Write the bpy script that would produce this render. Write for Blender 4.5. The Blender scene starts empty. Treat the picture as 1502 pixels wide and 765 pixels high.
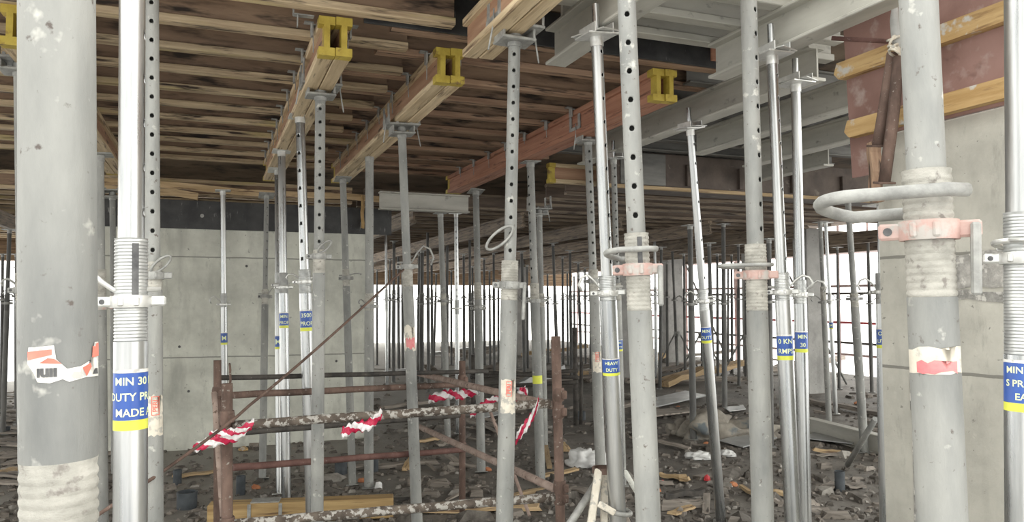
import bpy, bmesh, math, random
from mathutils import Vector, Matrix, noise
R = random.Random(7)
SC = bpy.context.scene
COL = SC.collection
W, H, F = 1502.0, 765.0, 1135.0
CAMZ = 1.6
PITCH = math.atan(57.5 / F)
CAM = Vector((0, 0, CAMZ))
CP, SP = math.cos(PITCH), math.sin(PITCH)
# building grid: d1 runs along the main beams (away from the viewer), d2 along the joists
D1 = Vector((-0.363, 0.932, 0)).normalized()
D2 = Vector((D1.y, -D1.x, 0))
A2 = math.atan2(D2.y, D2.x)
A1 = math.atan2(D1.y, D1.x)

# ------------------------------------------------------------------ survey helpers
def ray(px, py):
    u = (px - W / 2) / F; v = (H / 2 - py) / F
    return Vector((u, CP - v * SP, SP + v * CP))
def at(px, py, Y):
    d = ray(px, py); return CAM + d * (Y / d.y)
def plane(px, py, Z):
    d = ray(px, py); return CAM + d * ((Z - CAMZ) / d.z)
def gnd(px, py): return plane(px, py, 0.0)
def proj(p):
    d = p - CAM
    zc = d.y * CP + d.z * SP; yc = -d.y * SP + d.z * CP
    return (W / 2 + F * d.x / zc, H / 2 - F * yc / zc)
def st(s, t, z=0.0): 
    v = D1 * s + D2 * t; return Vector((v.x, v.y, z))
def st_of(p): return (p.x * D1.x + p.y * D1.y, p.x * D2.x + p.y * D2.y)

ORD = ['first', 'second', 'third', 'fourth', 'fifth', 'sixth', 'seventh', 'eighth', 'ninth', 'tenth', 'eleventh', 'twelfth',
       'thirteenth', 'fourteenth', 'fifteenth', 'sixteenth', 'seventeenth', 'eighteenth', 'nineteenth', 'twentieth']
TENS = {2: 'twenty', 3: 'thirty', 4: 'forty', 5: 'fifty', 6: 'sixty', 7: 'seventy', 8: 'eighty', 9: 'ninety'}
def ordw(n):            # 1-based
    if n <= 20: return ORD[n - 1]
    t, u = divmod(n, 10)
    if u == 0: return TENS[t][:-1] + 'ieth'
    return TENS[t] + '-' + ORD[u - 1]

# ------------------------------------------------------------------ materials
MATS = {}
def mat(name, c1, c2, scale=8, rough=.6, metal=0.0, bump=0.0, stretch=(1, 1, 1), lo=.35, hi=.65, detail=6,
        speck=None, sscale=60, sthr=.62, ssoft=.04, sstretch=(1, 1, 1), speck2=None, s2scale=30, s2thr=.64, s2soft=.05,
        s2stretch=(1, 1, 1), bscale=None, rough2=None, emit=None, rnd=0.0):
    m = bpy.data.materials.new(name); m.use_nodes = True
    nt = m.node_tree; N = nt.nodes; L = nt.links
    b = N['Principled BSDF']
    tc = N.new('ShaderNodeTexCoord'); oi = N.new('ShaderNodeObjectInfo')
    off = N.new('ShaderNodeVectorMath'); off.operation = 'ADD'
    mul = N.new('ShaderNodeMath'); mul.operation = 'MULTIPLY'; mul.inputs[1].default_value = 37.0
    L.new(oi.outputs['Random'], mul.inputs[0]); L.new(tc.outputs['Object'], off.inputs[0]); L.new(mul.outputs[0], off.inputs[1])
    def nz(sc, stre, det=6, rg=.6):
        mp = N.new('ShaderNodeMapping'); mp.inputs['Scale'].default_value = stre
        L.new(off.outputs[0], mp.inputs[0])
        t = N.new('ShaderNodeTexNoise'); t.inputs['Scale'].default_value = sc; t.inputs['Detail'].default_value = det
        t.inputs['Roughness'].default_value = rg
        L.new(mp.outputs[0], t.inputs['Vector']); return t.outputs['Fac']
    def ramp(fac, a, ca, bb, cb):
        r = N.new('ShaderNodeValToRGB'); e = r.color_ramp.elements
        e[0].position = a; e[0].color = (*ca, 1); e[1].position = bb; e[1].color = (*cb, 1)
        L.new(fac, r.inputs[0]); return r.outputs[0]
    base_n = nz(scale, stretch, detail)
    col = ramp(base_n, lo, c1, hi, c2)
    def over(col, c, sc, thr, soft, stre):
        f = ramp(nz(sc, stre, 4), thr - soft, (0, 0, 0), thr + soft, (1, 1, 1))
        mx = N.new('ShaderNodeMixRGB'); mx.inputs[2].default_value = (*c, 1)
        L.new(f, mx.inputs[0]); L.new(col, mx.inputs[1]); return mx.outputs[0]
    if speck: col = over(col, speck, sscale, sthr, ssoft, sstretch)
    if speck2: col = over(col, speck2, s2scale, s2thr, s2soft, s2stretch)
    if rnd:
        hs = N.new('ShaderNodeHueSaturation')
        mr = N.new('ShaderNodeMapRange'); mr.inputs[3].default_value = 1 - rnd; mr.inputs[4].default_value = 1 + rnd
        L.new(oi.outputs['Random'], mr.inputs[0]); L.new(mr.outputs[0], hs.inputs['Value']); L.new(col, hs.inputs['Color'])
        col = hs.outputs[0]
    L.new(col, b.inputs['Base Color'])
    b.inputs['Metallic'].default_value = metal
    if rough2 is None: b.inputs['Roughness'].default_value = rough
    else:
        L.new(ramp(base_n, lo, (rough,) * 3, hi, (rough2,) * 3), b.inputs['Roughness'])
    if bump:
        bn = N.new('ShaderNodeBump'); bn.inputs['Strength'].default_value = bump; bn.inputs['Distance'].default_value = .01
        L.new(nz(bscale or scale * 3, stretch, 8, .7), bn.inputs['Height']); L.new(bn.outputs[0], b.inputs['Normal'])
    if emit:
        b.inputs['Emission Color'].default_value = (*emit, 1); b.inputs['Emission Strength'].default_value = 1
    MATS[name] = m
    return m
def g(v, r=0, gg=0, b=0): return (v + r, v + gg, v + b)

M_OLD = mat('weathered galvanized steel', (.55, .56, .525), (.72, .73, .675), 12, .6, .1, .3, (1, 1, .6), .3, .7,
            speck=(.22, .21, .19), sscale=48, sthr=.655, ssoft=.05, speck2=(.68, .675, .62), s2scale=22, s2thr=.60, s2soft=.10, rnd=.08)
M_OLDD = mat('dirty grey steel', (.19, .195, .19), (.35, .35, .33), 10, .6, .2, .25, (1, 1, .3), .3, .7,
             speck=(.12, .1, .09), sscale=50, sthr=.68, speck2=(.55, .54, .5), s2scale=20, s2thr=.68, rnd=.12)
M_FARD = mat('backlight shaded steel', (.07, .07, .068), (.17, .168, .16), 10, .6, .2, .2, (1, 1, .3), .3, .7, rnd=.25)  # backlight shade of the far props put into the colour
M_NEW = mat('bright zinc steel', (.28, .295, .305), (.57, .57, .56), 16, .22, .92, .05, (1, 1, .10), .3, .7, rough2=.36, rnd=.06)
M_NEWT = mat('zinc screw thread', (.42, .43, .43), (.62, .63, .62), 20, .4, .7, .1, rnd=.05)
M_OLDT = mat('cement caked thread', (0.290, 0.282, 0.251), (0.493, 0.475, 0.431), 16, .75, .05, .5, (1, 1, 1.5), speck=(.24, .22, .2), sscale=40, sthr=.64)
M_PINK = mat('worn pink paint', (.46, .28, .245), (.56, .41, .37), 14, .6, .05, .3, speck=(.46, .43, .4), sscale=22, sthr=.55, ssoft=.05)
M_CAST = mat('grey cast steel', (.25, .25, .24), (.42, .42, .40), 20, .55, .3, .3)
M_ZCAST = mat('zinc cast steel', (.55, .55, .53), (.72, .72, .7), 20, .42, .7, .1)
M_RUST = mat('rusty tube', (.075, .048, .038), (.19, .125, .10), 10, .85, .05, .5, (1, 1, .5), speck=(.30, .27, .24), sscale=45, sthr=.67)
M_RUSTR = mat('red rusty tube', (.095, .045, .038), (.18, .095, .08), 10, .8, .05, .4, speck=(.25, .2, .18), sscale=60, sthr=.68)
M_SPLAT = mat('cement splashed tube', (.07, .055, .045), (.16, .13, .105), 12, .9, 0, .8, speck=(.42, .40, .37), sscale=34, sthr=.53, ssoft=.03)
M_PINKTUBE = mat('dusty rusty tube', (.22, .16, .135), (.36, .28, .24), 12, .85, 0, .4, speck=(.12, .08, .06), sscale=40, sthr=.62)
M_DARKTUBE = mat('dark tube', (.035, .032, .03), (.09, .08, .07), 12, .8, .05, .3, speck=(.3, .28, .26), sscale=50, sthr=.7)
M_REDTUBE = mat('red scaffold tube', (.36, .05, .06), (.45, .10, .10), 8, .6)
M_BROWNTUBE = mat('brown scaffold tube', (.20, .13, .12), (.34, .24, .22), 8, .7)
M_JOIST = mat('weathered joist wood', (0.346, 0.250, 0.160), (0.640, 0.512, 0.339), 5, .75, 0, .3, (.35, 5, 5), .32, .66,
              speck=(.045, .030, .022), sscale=6, sthr=.60, ssoft=.07, sstretch=(.5, 5, 5), speck2=(.52, .43, .20), s2scale=3, s2thr=.64,
              s2soft=.08, s2stretch=(.5, 3, 3), rnd=.18)
M_JWEB = mat('brown joist web board', (0.192, 0.125, 0.083), (0.346, 0.237, 0.160), 4, .75, 0, .2, (.5, 3, 3), speck=(.035, .025, .02), sscale=5, sthr=.58,
             ssoft=.08, sstretch=(.5, 3, 3), rnd=.15)
M_JRED = mat('red brown joist wood', (0.256, 0.154, 0.102), (0.435, 0.294, 0.198), 5, .75, 0, .3, (.35, 5, 5), speck=(.04, .027, .02), sscale=6, sthr=.6,
             ssoft=.07, sstretch=(.5, 5, 5), rnd=.15)
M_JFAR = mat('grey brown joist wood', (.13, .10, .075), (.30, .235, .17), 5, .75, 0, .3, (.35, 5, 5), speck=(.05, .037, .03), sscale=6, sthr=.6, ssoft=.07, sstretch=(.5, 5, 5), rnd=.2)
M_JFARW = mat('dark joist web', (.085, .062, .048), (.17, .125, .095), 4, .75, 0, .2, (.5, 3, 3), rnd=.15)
M_TAN = mat('tan beam wood', (0.480, 0.360, 0.216), (0.744, 0.600, 0.396), 5, .7, 0, .3, (.35, 6, 6), speck=(.14, .085, .05), sscale=5, sthr=.62, ssoft=.07,
            sstretch=(.5, 6, 6), rnd=.08)
M_TANWEB = mat('tan beam web', (0.312, 0.168, 0.102), (0.480, 0.300, 0.192), 4, .7, 0, .2, (.4, 4, 4), speck=(.1, .06, .04), sscale=5, sthr=.63, sstretch=(.5, 4, 4))
M_RED = mat('red brown beam wood', (0.330, 0.143, 0.088), (0.462, 0.237, 0.154), 5, .7, 0, .25, (.35, 5, 5), speck=(.16, .07, .045), sscale=5, sthr=.62,
            sstretch=(.5, 5, 5), rnd=.06)
M_YEL = mat('yellow end paint', (0.408, 0.297, 0.043), (0.561, 0.433, 0.076), 12, .6, 0, .2, speck=(.25, .16, .05), sscale=14, sthr=.64)
M_GREY = mat('grey beam', (.40, .39, .35), (.53, .52, .47), 4, .6, .1, .12, (.5, 2, 2), speck=(.22, .21, .19), sscale=9, sthr=.68, ssoft=.06, sstretch=(1, 1.5, 1.5), rnd=.08)
M_STEELJ = mat('dark steel joist', (.13, .128, .12), (.22, .215, .20), 5, .5, .3, .1, (.5, 2, 2), rnd=.1)
M_PLYB = mat('black faced plywood', (.018, .018, .02), (.05, .05, .05), 6, .5, 0, .1, speck=(.30, .30, .29), sscale=9, sthr=.70, ssoft=.06, sstretch=(3, 3, .6))
M_PLYR = mat('red brown plywood', (0.199, 0.109, 0.090), (0.285, 0.166, 0.142), 3, .6, 0, .12, speck=(.38, .30, .27), sscale=7, sthr=.66, ssoft=.08,
             speck2=(.12, .06, .05), s2scale=5, s2thr=.68)
M_PLYD = mat('dark brown plywood', (.065, .05, .042), (.13, .10, .082), 4, .7, 0, .15, speck=(.2, .17, .14), sscale=6, sthr=.68)
M_CEIL = mat('deck plywood', (0.156, 0.114, 0.079), (0.276, 0.210, 0.150), 2.5, .75, 0, .1, speck=(.04, .03, .025), sscale=3, sthr=.6, ssoft=.1)
M_BATTEN = mat('ochre batten wood', (0.378, 0.234, 0.090), (0.540, 0.369, 0.171), 6, .7, 0, .25, (.4, 5, 5), speck=(.24, .14, .06), sscale=6, sthr=.63, sstretch=(.5, 4, 4),
               speck2=(.50, .48, .44), s2scale=7, s2thr=.62, s2soft=.03)
M_PLANK = mat('plank wood', (.36, .25, .13), (.54, .40, .24), 5, .75, 0, .25, (.4, 6, 6), speck=(.16, .1, .06), sscale=5, sthr=.62, sstretch=(.5, 6, 6), rnd=.2)
M_PLANKG = mat('grey plank wood', (0.184, 0.161, 0.138), (0.345, 0.305, 0.265), 5, .8, 0, .3, (.4, 6, 6), speck=(.07, .06, .05), sscale=5, sthr=.6, sstretch=(.5, 6, 6), rnd=.25)
M_PVC = mat('dark grey plastic pipe', (.035, .042, .05), (.075, .085, .095), 10, .5, 0, .1)
M_WHITEBAG = mat('white plastic sheet', (0.522, 0.522, 0.513), (0.702, 0.702, 0.693), 6, .45, 0, .2)
M_TARP = mat('dusty beige tarp', (.20, .18, .155), (.36, .33, .28), 6, .85, 0, .4, speck=(.13, .15, .16), sscale=3, sthr=.62)
M_SHEET = mat('pale metal sheet', (.38, .39, .39), (.52, .53, .53), 5, .4, .3, .1)
M_BRICK = mat('orange brick', (.40, .15, .07), (.55, .24, .12), 12, .85, 0, .4)
M_REDP = mat('red plastic', (.45, .03, .04), (.6, .06, .07), 8, .5)
M_RUBBLE = mat('grey rubble', (0.075, 0.066, 0.057), (0.237, 0.213, 0.188), 14, .9, 0, .3, lo=.3, hi=.7, rnd=.3)
M_BLUE = mat('blue label', (.025, .075, .32), (.04, .11, .40), 8, .35)
M_YLAB = mat('yellow label', (.62, .66, .06), (.74, .76, .10), 8, .4)
M_LTXT = mat('pale yellow lettering', (.72, .80, .42), (.80, .86, .55), 8, .4)
M_WLAB = mat('white label', (.68, .66, .61), (.80, .78, .74), 14, .5, speck=(.45, .44, .42), sscale=45, sthr=.6)
M_CREAM = mat('cream torn label', (.60, .55, .46), (.74, .69, .60), 16, .6, speck=(.42, .40, .36), sscale=30, sthr=.56)
M_RLAB = mat('red label print', (.70, .13, .09), (.82, .24, .18), 10, .5)
M_RPINK = mat('faded red label print', (.60, .10, .13), (.72, .28, .27), 12, .5)
M_INK = mat('black label print', (.04, .04, .045), (.14, .14, .14), 20, .6)
M_WIRE = mat('wire', (.12, .10, .09), (.2, .17, .15), 10, .6, .5)
M_CLOTH = mat('grey rag', (.34, .34, .33), (.5, .5, .48), 8, .9, 0, .3)

def tape_mat():
    m = bpy.data.materials.new('striped tape'); m.use_nodes = True
    nt = m.node_tree; N = nt.nodes; L = nt.links; b = N['Principled BSDF']
    uv = N.new('ShaderNodeUVMap'); sep = N.new('ShaderNodeSeparateXYZ'); L.new(uv.outputs[0], sep.inputs[0])
    a = N.new('ShaderNodeMath'); a.operation = 'ADD'; L.new(sep.outputs[0], a.inputs[0]); L.new(sep.outputs[1], a.inputs[1])
    fr = N.new('ShaderNodeMath'); fr.operation = 'FRACT'; L.new(a.outputs[0], fr.inputs[0])
    gt = N.new('ShaderNodeMath'); gt.operation = 'GREATER_THAN'; gt.inputs[1].default_value = .5; L.new(fr.outputs[0], gt.inputs[0])
    mx = N.new('ShaderNodeMixRGB'); mx.inputs[1].default_value = (.52, .015, .07, 1); mx.inputs[2].default_value = (.80, .77, .77, 1)
    L.new(gt.outputs[0], mx.inputs[0]); L.new(mx.outputs[0], b.inputs['Base Color'])
    b.inputs['Roughness'].default_value = .4
    return m
M_TAPE = tape_mat()

def concrete_mat(name, base, horiz=(), vert=(), dark=1.0, patch=None):
    """board-marked concrete: cloudy grey, pour seams at given local heights / positions, pits"""
    m = bpy.data.materials.new(name); m.use_nodes = True
    nt = m.node_tree; N = nt.nodes; L = nt.links; b = N['Principled BSDF']
    tc = N.new('ShaderNodeTexCoord')
    def nz(sc, det=8, rg=.65, stre=(1, 1, 1)):
        mp = N.new('ShaderNodeMapping'); mp.inputs['Scale'].default_value = stre; L.new(tc.outputs['Object'], mp.inputs[0])
        t = N.new('ShaderNodeTexNoise'); t.inputs['Scale'].default_value = sc; t.inputs['Detail'].default_value = det
        t.inputs['Roughness'].default_value = rg; L.new(mp.outputs[0], t.inputs['Vector']); return t.outputs['Fac']
    def ramp(fac, a, ca, bb, cb):
        r = N.new('ShaderNodeValToRGB'); e = r.color_ramp.elements
        e[0].position = a; e[0].color = (*ca, 1); e[1].position = bb; e[1].color = (*cb, 1)
        L.new(fac, r.inputs[0]); return r.outputs[0]
    k = [c * .72 for c in base]; h = [min(1, c * 1.18) for c in base]
    col = ramp(nz(2.6), .3, k, .7, h)
    def over(col, f, c, amt=1):
        mx = N.new('ShaderNodeMixRGB'); mx.inputs[2].default_value = (*c, 1)
        if amt != 1:
            mm = N.new('ShaderNodeMath'); mm.operation = 'MULTIPLY'; mm.inputs[1].default_value = amt; L.new(f, mm.inputs[0]); f = mm.outputs[0]
        L.new(f, mx.inputs[0]); L.new(col, mx.inputs[1]); return mx.outputs[0]
    col = over(col, ramp(nz(2.2, 6, .6, (1.6, 1.6, .35)), .53, (0, 0, 0), .68, (1, 1, 1)), [c * .55 for c in base], .6)
    col = over(col, ramp(nz(7, 8, .75, (1, 1, .3)), .57, (0, 0, 0), .66, (1, 1, 1)), [c * .6 for c in base], .55)
    col = over(col, ramp(nz(24, 3), .66, (0, 0, 0), .70, (1, 1, 1)), [c * .35 for c in base], .8)
    col = over(col, ramp(nz(3.5, 8, .75), .62, (0, 0, 0), .70, (1, 1, 1)), [min(1, c * 1.35) for c in base], .7)
    sep = N.new('ShaderNodeSeparateXYZ'); L.new(tc.outputs['Object'], sep.inputs[0])
    wob = nz(1.7, 5)
    def line(axis, pos, wd, amt):
        nonlocal col
        a = N.new('ShaderNodeMath'); a.operation = 'SUBTRACT'; L.new(sep.outputs[axis], a.inputs[0]); a.inputs[1].default_value = pos
        w2 = N.new('ShaderNodeMath'); w2.operation = 'MULTIPLY_ADD'; L.new(wob, w2.inputs[0]); w2.inputs[1].default_value = .03
        L.new(a.outputs[0], w2.inputs[2])
        s2 = N.new('ShaderNodeMath'); s2.operation = 'SUBTRACT'; L.new(w2.outputs[0], s2.inputs[0]); s2.inputs[1].default_value = .015
        ab = N.new('ShaderNodeMath'); ab.operation = 'ABSOLUTE'; L.new(s2.outputs[0], ab.inputs[0])
        lt = N.new('ShaderNodeMath'); lt.operation = 'LESS_THAN'; L.new(ab.outputs[0], lt.inputs[0]); lt.inputs[1].default_value = wd
        col = over(col, lt.outputs[0], [c * .3 for c in base], amt)
    for p in horiz: line(2, p, .007, .75)
    for p in vert: line(0, p, .006, .75)
    L.new(col, b.inputs['Base Color']); b.inputs['Roughness'].default_value = .88
    bn = N.new('ShaderNodeBump'); bn.inputs['Strength'].default_value = .35; bn.inputs['Distance'].default_value = .02
    L.new(nz(14, 8, .7), bn.inputs['Height']); L.new(bn.outputs[0], b.inputs['Normal'])
    return m

def floor_mat():
    m = bpy.data.materials.new('littered screed'); m.use_nodes = True
    nt = m.node_tree; N = nt.nodes; L = nt.links; b = N['Principled BSDF']
    tc = N.new('ShaderNodeTexCoord')
    def nz(sc, det=8, rg=.65, stre=(1, 1, 1), rot=0):
        mp = N.new('ShaderNodeMapping'); mp.inputs['Scale'].default_value = stre; mp.inputs['Rotation'].default_value = (0, 0, rot)
        L.new(tc.outputs['Object'], mp.inputs[0])
        t = N.new('ShaderNodeTexNoise'); t.inputs['Scale'].default_value = sc; t.inputs['Detail'].default_value = det
        t.inputs['Roughness'].default_value = rg; L.new(mp.outputs[0], t.inputs['Vector']); return t.outputs['Fac']
    def ramp(fac, a, ca, bb, cb):
        r = N.new('ShaderNodeValToRGB'); e = r.color_ramp.elements
        e[0].position = a; e[0].color = (*ca, 1); e[1].position = bb; e[1].color = (*cb, 1)
        L.new(fac, r.inputs[0]); return r.outputs[0]
    def over(col, f, c):
        mx = N.new('ShaderNodeMixRGB'); mx.inputs[2].default_value = (*c, 1)
        L.new(f, mx.inputs[0]); L.new(col, mx.inputs[1]); return mx.outputs[0]
    col = ramp(nz(.9, 10, .7), .32, (.085, .077, .068), .68, (.24, .22, .195))
    col = over(col, ramp(nz(5, 8, .75), .58, (0, 0, 0), .66, (1, 1, 1)), (.24, .22, .195))
    col = over(col, ramp(nz(22, 4, .7), .64, (0, 0, 0), .68, (1, 1, 1)), (.30, .28, .255))
    col = over(col, ramp(nz(12, 5, .7), .60, (0, 0, 0), .66, (1, 1, 1)), (.03, .026, .023))
    # paler grey blended in over the left part of the slab
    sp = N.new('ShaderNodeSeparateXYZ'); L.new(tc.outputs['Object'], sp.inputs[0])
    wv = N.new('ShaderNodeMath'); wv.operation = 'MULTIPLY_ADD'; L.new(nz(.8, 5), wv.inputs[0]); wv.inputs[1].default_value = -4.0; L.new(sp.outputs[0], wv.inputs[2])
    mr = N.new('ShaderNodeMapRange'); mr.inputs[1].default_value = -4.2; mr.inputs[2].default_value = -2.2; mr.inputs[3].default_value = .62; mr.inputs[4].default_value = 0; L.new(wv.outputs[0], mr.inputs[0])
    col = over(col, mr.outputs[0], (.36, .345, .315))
    mr = N.new('ShaderNodeMapRange'); mr.inputs[1].default_value = 3.0; mr.inputs[2].default_value = 4.0; mr.inputs[3].default_value = .8; mr.inputs[4].default_value = 0; L.new(sp.outputs[1], mr.inputs[0])
    col = over(col, mr.outputs[0], (.46, .445, .41))        # unseen strip near the camera, made pale to bounce light up
    L.new(col, b.inputs['Base Color']); b.inputs['Roughness'].default_value = .68
    bn = N.new('ShaderNodeBump'); bn.inputs['Strength'].default_value = .8; bn.inputs['Distance'].default_value = .03
    L.new(nz(9, 10, .75), bn.inputs['Height']); L.new(bn.outputs[0], b.inputs['Normal'])
    return m
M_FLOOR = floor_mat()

# ------------------------------------------------------------------ mesh builder
class MB:
    def __init__(s): s.v = []; s.f = []; s.mi = []; s.sm = []; s.uv = None
    def add(s, vs, fs, mi=0, smooth=False):
        o = len(s.v); s.v += [tuple(v) for v in vs]
        for f in fs: s.f.append([i + o for i in f]); s.mi.append(mi); s.sm.append(smooth)
    def box(s, c, size, M=None, mi=0, bev=0.0):
        x, y, z = [d / 2 for d in size]; c = Vector(c)
        b = min(bev, x * .9, y * .9, z * .9)
        if b <= 0:
            vs = [Vector((sx * x, sy * y, sz * z)) for sz in (-1, 1) for sy in (-1, 1) for sx in (-1, 1)]
            fs = [(0, 2, 3, 1), (4, 5, 7, 6), (0, 1, 5, 4), (2, 6, 7, 3), (0, 4, 6, 2), (1, 3, 7, 5)]
        else:
            bm = bmesh.new(); bmesh.ops.create_cube(bm, size=1)
            for v in bm.verts: v.co = Vector((v.co.x * 2 * x, v.co.y * 2 * y, v.co.z * 2 * z))
            bmesh.ops.bevel(bm, geom=bm.edges[:], offset=b, segments=1, affect='EDGES')
            bm.verts.index_update()
            vs = [v.co.copy() for v in bm.verts]; fs = [[v.index for v in f.verts] for f in bm.faces]; bm.free()
        s.add([(M @ v if M else v) + c for v in vs], fs, mi)
    def tube(s, p0, p1, r0, r1=None, n=16, caps=True, mi=0): s.poly([p0, p1], [r0, r0 if r1 is None else r1], n, caps, mi)
    def poly(s, pts, r, n=12, caps=True, mi=0, closed=False):
        pts = [Vector(p) for p in pts]; k = len(pts)
        rr = r if isinstance(r, (list, tuple)) else [r] * k
        rings = []; prev = None
        for i, p in enumerate(pts):
            a = pts[i - 1] if i or closed else p; b = pts[(i + 1) % k] if i < k - 1 or closed else p
            d = (b - a).normalized()
            if prev is None:
                ref = Vector((0, 0, 1)) if abs(d.z) < .9 else Vector((1, 0, 0))
                u = d.cross(ref).normalized()
            else:
                u = (prev - d * prev.dot(d)).normalized()
            prev = u; w = d.cross(u)
            rings.append([p + (u * math.cos(q) + w * math.sin(q)) * rr[i] for q in [2 * math.pi * j / n for j in range(n)]])
        o = []; fs = []
        for rg in rings: o += rg
        m = k if closed else k - 1
        for i in range(m):
            for j in range(n):
                a = i * n + j; b = i * n + (j + 1) % n; c = ((i + 1) % k) * n
                fs.append((a, b, c + (j + 1) % n, c + j))
        base = len(s.v)
        s.add(o, fs, mi, True)
        if caps and not closed:
            s.add([], [], mi)
            s.f.append([base + j for j in range(n)][::-1]); s.mi.append(mi); s.sm.append(False)
            s.f.append([base + (k - 1) * n + j for j in range(n)]); s.mi.append(mi); s.sm.append(False)
    def lathe(s, prof, n=24, mi=0, smooth=True, cx=0, cy=0):
        vs = []; fs = []; last = None
        def ring(r, z):
            vs.extend((cx + r * math.cos(2 * math.pi * j / n), cy + r * math.sin(2 * math.pi * j / n), z) for j in range(n)); return len(vs) - n
        for i in range(len(prof) - 1):          # corners sharper than about 35 degrees get their own ring, so they stay crisp
            (r0, z0), (r1, z1) = prof[i], prof[i + 1]; d = math.atan2(z1 - z0, r1 - r0)
            sharp = last is None or abs((d - last + math.pi) % (2 * math.pi) - math.pi) > .6
            a0 = ring(r0, z0) if sharp else b0
            b0 = ring(r1, z1); last = d
            for j in range(n):
                k = (j + 1) % n; fs.append((a0 + j, a0 + k, b0 + k, b0 + j))
        s.add(vs, fs, mi, smooth)
    def prism(s, poly, z0, z1, M=None, mi=0):
        n = len(poly)
        vs = [Vector((x, y, z0)) for x, y in poly] + [Vector((x, y, z1)) for x, y in poly]
        if M: vs = [M @ v for v in vs]
        fs = [list(range(n))[::-1], list(range(n, 2 * n))] + [(i, (i + 1) % n, n + (i + 1) % n, n + i) for i in range(n)]
        s.add(vs, fs, mi)
    def build(s, name, mats, parent=None, loc=None):
        me = bpy.data.meshes.new(name); me.from_pydata(s.v, [], s.f); 
        ms = mats if isinstance(mats, (list, tuple)) else [mats]
        for m in ms: me.materials.append(m)
        me.polygons.foreach_set('material_index', s.mi); me.polygons.foreach_set('use_smooth', s.sm)
        if s.uv:
            ul = me.uv_layers.new(name='UVMap')
            for lp in me.loops: ul.data[lp.index].uv = s.uv[lp.vertex_index]
        me.update()
        o = bpy.data.objects.new(name, me); COL.objects.link(o)
        if parent: o.parent = parent
        if loc is not None: o.location = loc
        return o
def empty(name, M): 
    o = bpy.data.objects.new(name, None); COL.objects.link(o); o.matrix_world = M; o.empty_display_size = .1
    return o
def tag(o, label, cat, group=None, kind=None):
    o['label'] = label; o['category'] = cat
    if group: o['group'] = group
    if kind: o['kind'] = kind
    return o
def frame(origin, x=None, z=None, y=None):
    """matrix from a z axis and a hint for y (or x)"""
    z = Vector(z).normalized()
    if y is not None:
        y = Vector(y); y = (y - z * y.dot(z)).normalized(); x = y.cross(z)
    else:
        x = Vector(x); x = (x - z * x.dot(z)).normalized(); y = z.cross(x)
    M = Matrix((x, y, z)).transposed().to_4x4(); M.translation = Vector(origin)
    return M

# flat shapes wrapped round a tube ----------------------------------------------------
def wrap_bm(bm, r, step=.006):
    us = [v.co.x for v in bm.verts]
    u = math.floor(min(us) / step) * step + step
    while u < max(us):
        bmesh.ops.bisect_plane(bm, geom=bm.verts[:] + bm.edges[:] + bm.faces[:], plane_co=(u, 0, 0), plane_no=(1, 0, 0))
        u += step
    bm.verts.index_update()
    return [Vector((r * math.sin(v.co.x / r), -r * math.cos(v.co.x / r), v.co.z)) for v in bm.verts], [[v.index for v in f.verts] for f in bm.faces]
def wrap_poly(mb, pts, r, mi=0):
    bm = bmesh.new(); bm.faces.new([bm.verts.new((u, 0, z)) for u, z in pts])
    bmesh.ops.triangulate(bm, faces=bm.faces[:])
    vs, fs = wrap_bm(bm, r); bm.free(); mb.add(vs, fs, mi, True)
def rect(u0, z0, u1, z1): return [(u0, z0), (u1, z0), (u1, z1), (u0, z1)]
def ragged(u0, z0, u1, z1, j, n=7, rg=R):
    p = [(u0 + (u1 - u0) * i / n, z0 + rg.uniform(-j, j)) for i in range(n + 1)]
    q = [(u1 - (u1 - u0) * i / n, z1 + rg.uniform(-j, j)) for i in range(n + 1)]
    return p + q
def text_geo(txt, size, bold=0.0):
    cu = bpy.data.curves.new('t', 'FONT'); cu.body = txt; cu.size = size; cu.offset = bold; cu.resolution_u = 3
    cu.align_x = 'CENTER'; cu.align_y = 'CENTER'
    o = bpy.data.objects.new('t', cu); COL.objects.link(o)
    dg = bpy.context.evaluated_depsgraph_get(); dg.update()
    me = bpy.data.meshes.new_from_object(o.evaluated_get(dg))
    vs = [(v.co.x, v.co.y) for v in me.vertices]; fs = [list(p.vertices) for p in me.polygons]
    bpy.data.objects.remove(o); bpy.data.curves.remove(cu); bpy.data.meshes.remove(me)
    return vs, fs
def wrap_text(mb, txt, r, u, z, size, mi=0, rot=0, bold=0.0, sx=1.0):
    vs, fs = text_geo(txt, size, bold)
    bm = bmesh.new(); c, s_ = math.cos(rot), math.sin(rot)
    bv = [bm.verts.new((u + (x * sx * c - y * s_), 0, z + (x * sx * s_ + y * c))) for x, y in vs]
    for f in fs:
        try: bm.faces.new([bv[i] for i in f])
        except ValueError: pass
    v2, f2 = wrap_bm(bm, r, .008); bm.free(); mb.add(v2, f2, mi, True)

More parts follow.
